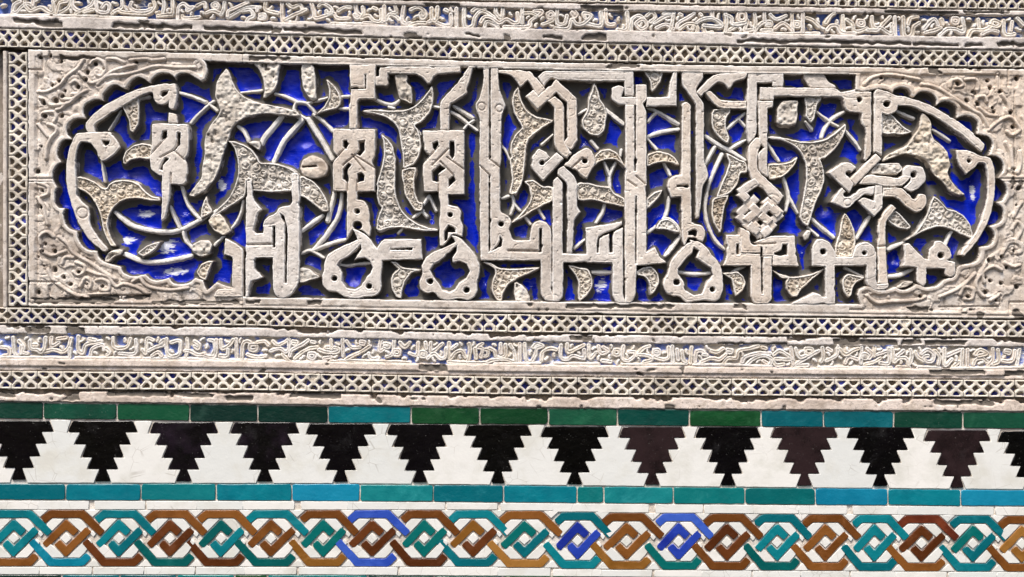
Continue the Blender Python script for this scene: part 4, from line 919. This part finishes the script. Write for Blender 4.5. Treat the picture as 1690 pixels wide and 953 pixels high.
def lattice_up(label, x0, x1, y0, y1):
    t = thing('lattice_band', label, 'lattice band', (x0 + x1) / 2, (y0 + y1) / 2, 'pierced plaster lattice bands')
    n = round((y1 - y0) / 38); h = (y1 - y0) / n
    for k in range(n):
        o = link('lattice_block', LV[random.randrange(10)], t, (x0 + x1) / 2, y0 + h * (k + 0.5), random.uniform(-0.5, 0.3))
        o.rotation_euler = (0, math.pi / 2, 0); o.scale = (h / 38.0 * 0.999, 1, (x1 - x0) / 31.0)
lattice_up('pierced lattice band standing upright at the left end of the panel', 12.5, 44.2, 86, 505)

# ---------------------------------------------------------------- the two narrow inscriptions
def inscription(label, yt, yb, text, blue_bias, seed, mat):
    t = thing('inscription_band', label, 'inscription', 845, float((yt(845) + yb(845)) / 2), 'narrow cursive inscription bands')
    cy = float((yt(845) + yb(845)) / 2)
    S = []
    for l in text.strip().split('\n'):
        tl, rest = l.split(' ', 1)
        for st in rest.split('|'):
            Q = tile_pts(tl, st); 
            S.append(smooth(Q, 5) if len(Q) > 2 else Q)
    X, Y = grid(XL, float(yt(XL)) - 2, XR, float(yb(XR)) + 2, 1.5)
    near = np.full(X.shape, 30.0)
    for Q in S:
        xs = [q[0] for q in Q]; ys = [q[1] for q in Q]
        j0, j1 = np.searchsorted(X[0], [min(xs) - 12, max(xs) + 12]); i0, i1 = np.searchsorted(Y[:, 0], [min(ys) - 12, max(ys) + 12])
        if j1 <= j0 or i1 <= i0: continue
        near[i0:i1, j0:j1] = np.minimum(near[i0:i1, j0:j1], seg_dist(Q, X[i0:i1, j0:j1], Y[i0:i1, j0:j1], False))
    edge = np.minimum(Y - yt(X), yb(X) - Y)
    rr = np.random.RandomState(seed); ok = np.argwhere((near > 6.6) & (edge > 5.5) & (X > -20) & (X < 1710)); got = []
    for i in rr.permutation(len(ok)):
        y, x = ok[i]; p = (X[y, x], Y[y, x])
        if all(abs(p[0] - g[0]) + abs(p[1] - g[1]) > 19 for g in got):
            got.append(p); a = rr.uniform(0, 6.28); l = rr.uniform(2.0, 3.6)
            S.append(smooth([(p[0] - l * math.cos(a), p[1] - l * math.sin(a)), (p[0] + 0.9 * math.sin(a), p[1] - 0.9 * math.cos(a)), (p[0] + l * math.cos(a), p[1] + l * math.sin(a))], 4))
            near = np.minimum(near, np.hypot(X - p[0], Y - p[1]) - l * 0.5)
    P = (-12 if mat is M_TEXTBLUE else -9.5) + 3.5 * np.exp(-(np.maximum(near - 2.6, 0) / 2.2) ** 2) + 0.8 * noise(X, Y, 11, seed) + 4 * sstep(2.5, 0, edge)
    paint = np.clip(blue_bias(X) + 0.42 * noise(X, Y, 28, seed + 1) + 0.25 * noise(X, Y, 9, seed + 2), 0, 1) * sstep(2.4, 3.4, near)
    worn = 0.35 + 0.35 * noise(X, Y, 20, seed + 3)
    link('inscription_ground', grid_mesh('inscription_ground', X, Y, P, edge > -2, mat, 845, cy, {'paint': paint, 'worn': worn}), t, 845, cy)
    for k, Q in enumerate(S):
        xs = [q[0] for q in Q]; ys = [q[1] for q in Q]; w = 6.4 if len(Q) > 2 else 6.4
        if len(Q) == 2 and math.hypot(xs[1] - xs[0], ys[1] - ys[0]) > 40: w = 4.2
        if k >= len(S) - len(got): w = 3.8
        A, B = grid(min(xs) - 5, min(ys) - 5, max(xs) + 5, max(ys) + 5, 0.95)
        d = w / 2 - seg_dist(Q, A, B, False) + 0.45 * noise(A, B, 6, seed + 5) + 0.25 * noise(A, B, 2.4, seed + 6)
        T = -2.6 + 0.25 * (k % 5); r = 1.2
        H = np.where(d > 0, T - r * (1 - np.sqrt(np.clip(1 - (np.clip(r - d, 0, r) / r) ** 2, 0, 1))) + 0.35 * noise(A, B, 9, seed + 7), T - r + d * 4)
        H = H - 2.0 * np.clip(noise(A, B, 13, seed + 8) - 0.5, 0, 1)
        if w > 5: H = H - 1.3 * np.exp(-((d - w / 2) / 0.85) ** 2)
        eg = np.exp(-((d - 0.9) / 0.9) ** 2)
        cx, c2 = (min(xs) + max(xs)) / 2, (min(ys) + max(ys)) / 2
        me = grid_mesh('letter', A, B, H, H > -15, M_LEAF if k % 3 else M_LETTER, cx, c2, {'dirt': 0.45 * sstep(-0.4, -1.6, d), 'edge': eg})
        if me: link('letter' if k < len(S) - len(got) else 'flourish', me, t, cx, c2)
inscription('narrow cursive inscription on worn blue above the carved panel', TT1, TB1, TEXT_UP, lambda X: 0.74 - 0.30 * sstep(350, 900, X), 301, M_TEXTBLUE)
inscription('narrow cursive inscription with traces of pale blue below the carved panel', TT2, TB2, TEXT_LOW, lambda X: 0.56 - 0.12 * sstep(700, 1100, X), 331, M_TEXTPALE)

# ---------------------------------------------------------------- glazed tiles
TP = -5.0
def tile_mesh(name, P, mat, thick=7.0, bev=1.1, jit=0.35, pillow=0.25, chips=0):
    """a fired clay piece: wavering outline, rounded arris, slightly uneven face"""
    n = len(P); area = sum(P[i][0] * P[(i + 1) % n][1] - P[(i + 1) % n][0] * P[i][1] for i in range(n))
    if area < 0: P = P[::-1]
    P = [np.array(p, float) for p in P]
    if chips:
        Q = []
        for i, p in enumerate(P):
            a, b_ = P[i - 1] - p, P[(i + 1) % len(P)] - p
            la, lb = np.hypot(*a), np.hypot(*b_)
            convex = (-a[0]) * b_[1] - (-a[1]) * b_[0] > 0
            if convex and random.random() < chips and min(la, lb) > 6:
                lim = min(4.5, 0.3 * min(la, lb)); ka, kb = random.uniform(1.0, lim), random.uniform(1.0, lim)
                Q += [p + a / la * ka, p + (a / la * ka + b_ / lb * kb) * 0.42, p + b_ / lb * kb]
            else:
                k = min(2.2 * bev, la * 0.3, lb * 0.3); Q += [p + a / la * k, p + b_ / lb * k]
        P = Q
    O = []
    for i, p in enumerate(P):
        q = P[(i + 1) % len(P)]; L = np.hypot(*(q - p)); m = max(1, int(L / 9))
        for k in range(m):
            v = p + (q - p) * k / m
            O.append(v + (np.array([random.uniform(-jit, jit), random.uniform(-jit, jit)]) if L > 4 else 0))
    n = len(O); N = []
    for i in range(n):
        a = O[i] - O[i - 1]; b_ = O[(i + 1) % n] - O[i]
        a = a / (np.hypot(*a) + 1e-9); b_ = b_ / (np.hypot(*b_) + 1e-9)
        na, nb = np.array((-a[1], a[0])), np.array((-b_[1], b_[0])); m = na + nb; l = np.hypot(*m)
        m = na if l < 0.3 else m / l
        N.append(m / max(0.55, float(m @ na)))
    c = sum(O) / n; V = []; F = []
    rings = [(0.0, -thick), (0.0, -bev * 0.8), (bev * 0.45, -bev * 0.22), (bev, 0.0)]
    for ins, z in rings:
        for v, m in zip(O, N): V.append(((v[0] + m[0] * ins - c[0]) / 1000, -z / 1000, (c[1] - v[1] - m[1] * ins) / 1000))
    for r in range(3):
        for i in range(n):
            j = (i + 1) % n; F.append((r * n + i, r * n + j, (r + 1) * n + j, (r + 1) * n + i))
    F.append(tuple(range(3 * n, 4 * n)))
    me = bpy.data.meshes.new(name); me.from_pydata(V, [], F); me.update()
    me.polygons.foreach_set('use_smooth', np.array([True] * (3 * n) + [False])); me.materials.append(mat)
    if me.polygons[-1].normal.y > 0: me.flip_normals()
    return me, c
def tile(name, P, mat, parent, p=TP, **k):
    me, c = tile_mesh(name, P, mat, **k)
    o = link(name, me, parent, c[0], c[1], p + random.uniform(-0.35, 0.35))
    o.rotation_euler = (random.uniform(-0.006, 0.006), 0, random.uniform(-0.006, 0.006))
    return o
X, Y = grid(XL, 655, XR, 1060, 4)
bed = link('tile_bed', grid_mesh('tile_bed', X, Y, -7.9 + 0.6 * noise(X, Y, 16, 401), Y > GT(X) - 8, M_GROUT, 845, 857, {'dirt': 0.0}), None, 845, 857)
bed['kind'] = 'structure'

GREENS = {'dk': ((12, 58, 46), (7, 42, 36)), 'sp': ((13, 60, 46), (18, 76, 58)), 'md': ((18, 78, 52), (11, 60, 42)), 'gr': ((28, 94, 66), (20, 74, 54)), 'tl': ((4, 108, 116), (0, 88, 98)),
          'ol': ((22, 74, 40), (12, 58, 32)), 'td': ((4, 66, 58), (2, 50, 46)), 'lf': ((24, 88, 46), (14, 66, 34)), 'tq': ((6, 98, 108), (4, 80, 88)),
          'q1': ((6, 114, 124), (0, 98, 110)), 'q2': ((8, 124, 138), (4, 106, 122)), 'q3': ((22, 134, 166), (10, 116, 146)), 'q4': ((10, 114, 114), (4, 96, 98)), 'q5': ((26, 132, 134), (10, 112, 118))}
def course(label, yt, yb, joints, cols, gap, cat='tile course'):
    t = thing('tile_course', label, cat, 845, float((yt(845) + yb(845)) / 2))
    for (a, b_), c in zip(zip(joints[:-1], joints[1:]), cols):
        a += gap / 2; b_ -= gap / 2
        j = [random.uniform(-0.7, 0.7) for _ in range(4)]
        P = [(a, float(yt(a)) + 0.6 + j[0]), (b_, float(yt(b_)) + 0.6 + j[1]), (b_ + random.uniform(-.6, .6), float(yb(b_)) - 0.6 + j[2]), (a + random.uniform(-.6, .6), float(yb(a)) - 0.6 + j[3])]
        tile('tile', P, glaze(c, *GREENS[c], speck=0.5 if c == 'sp' else 0.0), t, chips=0.5, bev=0.9, jit=0.4)
course('course of dark green and teal glazed tiles along the foot of the stucco', GT, GB,
       [-165, -50, 69.2, 191.5, 311.8, 423.8, 540.5, 677.8, 791.5, 905.2, 1019.5, 1138.8, 1256.8, 1360.5, 1476.8, 1590.8, 1707, 1822],
       ['md', 'dk', 'sp', 'md', 'ol', 'dk', 'tl', 'ol', 'ol', 'gr', 'td', 'lf', 'tl', 'tq', 'sp', 'gr', 'md'][0:1] + ['dk', 'sp', 'md', 'dk', 'dk', 'tl', 'ol', 'ol', 'gr', 'td', 'lf', 'tl', 'tq', 'sp', 'gr', 'md'], 2.6)
course('course of turquoise glazed tiles between the black stepped pendants and the interlace', QT, QB,
       [-140, -16, 106.8, 231, 355.4, 480.6, 593.5, 714.8, 830.6, 952.5, 996.8, 1112, 1230.6, 1346.8, 1467, 1587.4, 1706, 1824],
       ['q4', 'q1', 'q2', 'q5', 'q2', 'q3', 'q5', 'q1', 'q2', 'q4', 'q5', 'q4', 'q4', 'q3', 'q2', 'q3', 'q1'], 2.2)
DJ = [-150, -20, 100, 196, 290, 386, 440, 606, 716, 830, 940, 1060, 1180, 1300, 1420, 1540, 1660, 1780]
t = thing('tile_course', 'dark tile course only just showing along the bottom edge of the view', 'tile course', 845, 968)
for a, b_ in zip(DJ[:-1], DJ[1:]):
    c = random.choice(['td', 'dk', 'q4', 'tq', 'ol'])
    tile('tile', [(a + 1, float(DT(a))), (b_ - 1, float(DT(b_))), (b_ - 1, float(DT(b_)) + 27), (a + 1, float(DT(a)) + 27)], glaze(c, *GREENS[c]), t, chips=0.4)

# black stepped pendants with white pieces between
BL = {'b1': ((6, 4, 8), (2, 2, 3)), 'b2': ((46, 33, 35), (9, 6, 7)), 'b3': ((6, 5, 7), (38, 28, 40))}
frieze = thing('pendant_frieze', 'white tile frieze with black stepped pendants hanging point downward', 'tile frieze', 845, 752)
MC = [(-231, 695), (-101, 695), (29, 695.2), (168, 695.8), (302, 697.8), (436, 698), (562, 700), (692.5, 701), (822, 702), (949, 704.6), (1077, 705.6), (1202.6, 705.5), (1329, 705.5), (1455, 706), (1582, 711), (1704, 713), (1826, 714), (1950, 715)]
MB = interp([(29, 793), (168, 795.5), (436, 796), (692, 797), (949, 800), (1202, 802), (1455, 803.2), (1582, 806.5), (1700, 807.5)])
MK = ['b1', 'b1', 'b1', 'b1', 'b3', 'b3', 'b1', 'b1', 'b1', 'b1', 'b2', 'b1', 'b2', 'b1', 'b2', 'b1', 'b1', 'b1']
ROW = [(0.0, 0.185), (0.185, 0.385), (0.385, 0.60), (0.60, 0.795), (0.795, 1.0)]
HW = [(50.5, 58.0), (37.0, 46.4), (26.5, 35.2), (16.8, 25.2), (4.8, 12.6)]
def pendant(cx, y0, y1, grow=0.0, side=0, sc=1.0):
    L = [];
    for (a, b_), (u, v) in zip(ROW, HW):
        j = random.uniform(-0.7, 0.7)
        L += [((u + grow) * sc, y0 + (y1 - y0) * a + (grow if a > 0 else 0) * 0.6), ((v + grow + j * (grow == 0)) * sc, y0 + (y1 - y0) * b_ + grow * 0.6)]
    R = [(cx + u, v) for u, v in L]; Lf = [(cx - u, v) for u, v in L]
    return R, Lf
for i, (cx, y0) in enumerate(MC):
    y1 = float(MB(cx)); k = MK[i]
    sc = random.uniform(0.985, 1.02) * float(np.interp(cx, [400, 800], [1.0, 0.955]))
    if cx < 1900 and cx > -200:
        R, Lf = pendant(cx, y0, y1, sc=sc)
        tile('black_pendant', R + Lf[::-1], glaze(k, *BL[k], speck=0.30, rough=0.09, wave=0.0005), frieze, chips=0.35, bev=0.9, jit=0.4)
    if i + 1 < len(MC):
        c2, z0 = MC[i + 1]; z1 = float(MB(c2))
        R, _ = pendant(cx, y0, y1, 1.4, sc=sc); s2 = float(np.interp(c2, [400, 800], [1.0, 0.955])) * 1.01; _, L2 = pendant(c2, z0, z1, 1.4, sc=s2)
        yt0, yt1 = float(GB(cx + 62)) + 1.0, float(GB(c2 - 62)) + 1.0
        yb0, yb1 = float(QT(cx + 14)) - 1.2, float(QT(c2 - 14)) - 1.2
        R = R[1:]; L2 = L2[1:]                                                 # from the shoulder of the first row down
        topx0, topx1 = cx + 51.8 * sc + 0.8, c2 - 51.8 * s2 - 0.8
        P = [(topx0, yt0)] + R + [(R[-1][0] + 0.4, yb0), (L2[-1][0] - 0.4, yb1)] + L2[::-1] + [(topx1, yt1)]
        tile('white_tile', P, M_WHITE, frieze, TP - 0.5, chips=0, bev=0.7, jit=0.3)

# strapwork interlace
BR = {'T': ((10, 122, 132), (4, 98, 108)), 'Tg': ((4, 104, 100), (2, 86, 84)), 'Tb': ((12, 128, 152), (4, 106, 130)), 'B': ((132, 82, 36), (104, 60, 24)), 'Bd': ((100, 54, 24), (80, 40, 16)),
      'Bg': ((158, 110, 52), (128, 84, 32)), 'Br': ((120, 58, 34), (86, 36, 22)), 'U': ((62, 96, 190), (40, 70, 168)), 'Ud': ((40, 66, 168), (26, 44, 140))}
inter = thing('interlace_frieze', 'tile frieze of interlaced turquoise, brown and blue straps on white', 'tile frieze', 845, 893)
UN = [(-152, 'BBT'), (-66, 'TTB'), (20, 'T T B'), (106.7, 'B B Tb'), (194, 'T T Bd'), (278.5, 'B Bd Tg'), (363, 'B Tg Bd'), (445.6, 'T B Tg'), (532, 'B Tg Bg'), (613, 'U Bd U'), (699, 'B Tg Bd'), (780, 'T Bg T'), (865, 'B Tg Bg'),
      (953, 'T Ud T'), (1034, 'B B Bg'), (1120, 'U Ud Tg'), (1200, 'B Bd B'), (1283, 'T T Tg'), (1363, 'B B B'), (1444, 'T T T'), (1522, 'Br Bd B'), (1607, 'T Tg T'), (1688, 'B Bg B'), (1771, 'T T T'), (1854, 'B B B')]
def strap(P, w, key, parent):
    Q = band_poly(P, w)
    tile('strap', Q, glaze('s' + key, *BR[key], speck=0.05), parent, chips=0.5, bev=0.65, jit=0.35)
def white(P): tile('white_tile', P, M_WHITE, inter, TP - 0.4, bev=0.6, jit=0.2)
SW = 12.6
for i, (cx, ks) in enumerate(UN):
    a, d_, l = ks.split() if ' ' in ks else (ks[0], ks[1], ks[2])
    it, ib = float(IT(cx)), float(IB(cx)); cy = (it + ib) / 2; k = (ib - it) / 93.0
    px = (UN[i + 1][0] - cx) if i + 1 < len(UN) else 83.0
    f = px / 84.0
    def q(dx, dy): return (cx + dx * f, cy + dy * k)
    h = SW / 2
    strap([q(-36, -29.5), q(-23.5, -40), q(26, -40), q(58.5, -7.5)], SW * k, a, inter)
    strap([q(-55, 4.5), q(-24, 40), q(26, 40), q(36.5, 28.5)][0:4], SW * k, l, inter)
    d2 = d_
    strap([q(-33.5, 12.5), q(0.5, -22.5), q(16, -8.0)], SW * k, d_, inter)
    if d_ == 'Bg': d2 = 'Bd' if cx < 1000 else 'Bg'
    if d_ == 'Tg' and cx in (363, 865, 1607): d2 = 'T'
    strap([q(-14, 7.0), q(0.5, 22.5), q(36.5, -14.5)], SW * k, d2, inter)
    white([q(0.3, -9.0), q(9.6, 0.0), q(0.3, 9.0), q(-8.8, 0.0)])
    white([q(-21, -32.2), q(-3, -32.2), q(-3, -31.0), q(-27, -6.5), q(-34, -14.0), q(-29, -25.5)])
    white([q(4, -32.2), q(22, -32.2), q(34.5, -19.5), q(24.5, -10.0), q(4, -29.8)])
    white([q(-4, 32.2), q(-21.5, 32.2), q(-33.5, 18.8), q(-24.0, 9.8), q(-3, 30.0)])
    white([q(4, 32.2), q(22, 32.2), q(30, 24.0), q(36, 15), q(28, 6.6), q(4, 30.0)])
    white([q(42, -12.5), q(48, -7.0), q(44, -1.5), q(39, -7.5)]); white([q(36, 1.0), q(42, 7.5), q(38.5, 12.0), q(33, 5.5)])
    # border pieces above and below
    e = float(QB(cx + 42 * f)) + 1.0; e0 = float(QB(cx - 42 * f)) + 1.0
    off_ = 5 * math.sin(i * 1.7)
    white([(cx - 42 * f + off_, e0), (cx + 41 * f + off_, e), q(41 + off_ / f, -47.6), q(-41.5 + off_ / f, -47.6)])
    white([q(31, -46.6), q(55, -46.6), q(43.5, -35.5), q(42, -35.5)])
    white([q(44, 35.5), q(46, 35.5), q(55, 46.8), q(31, 46.8)])
    white([q(-41, 47.8), q(41.5, 47.8), (cx + 41 * f, float(DT(cx + 41 * f)) - 1.2), (cx - 42 * f, float(DT(cx - 42 * f)) - 1.2)])
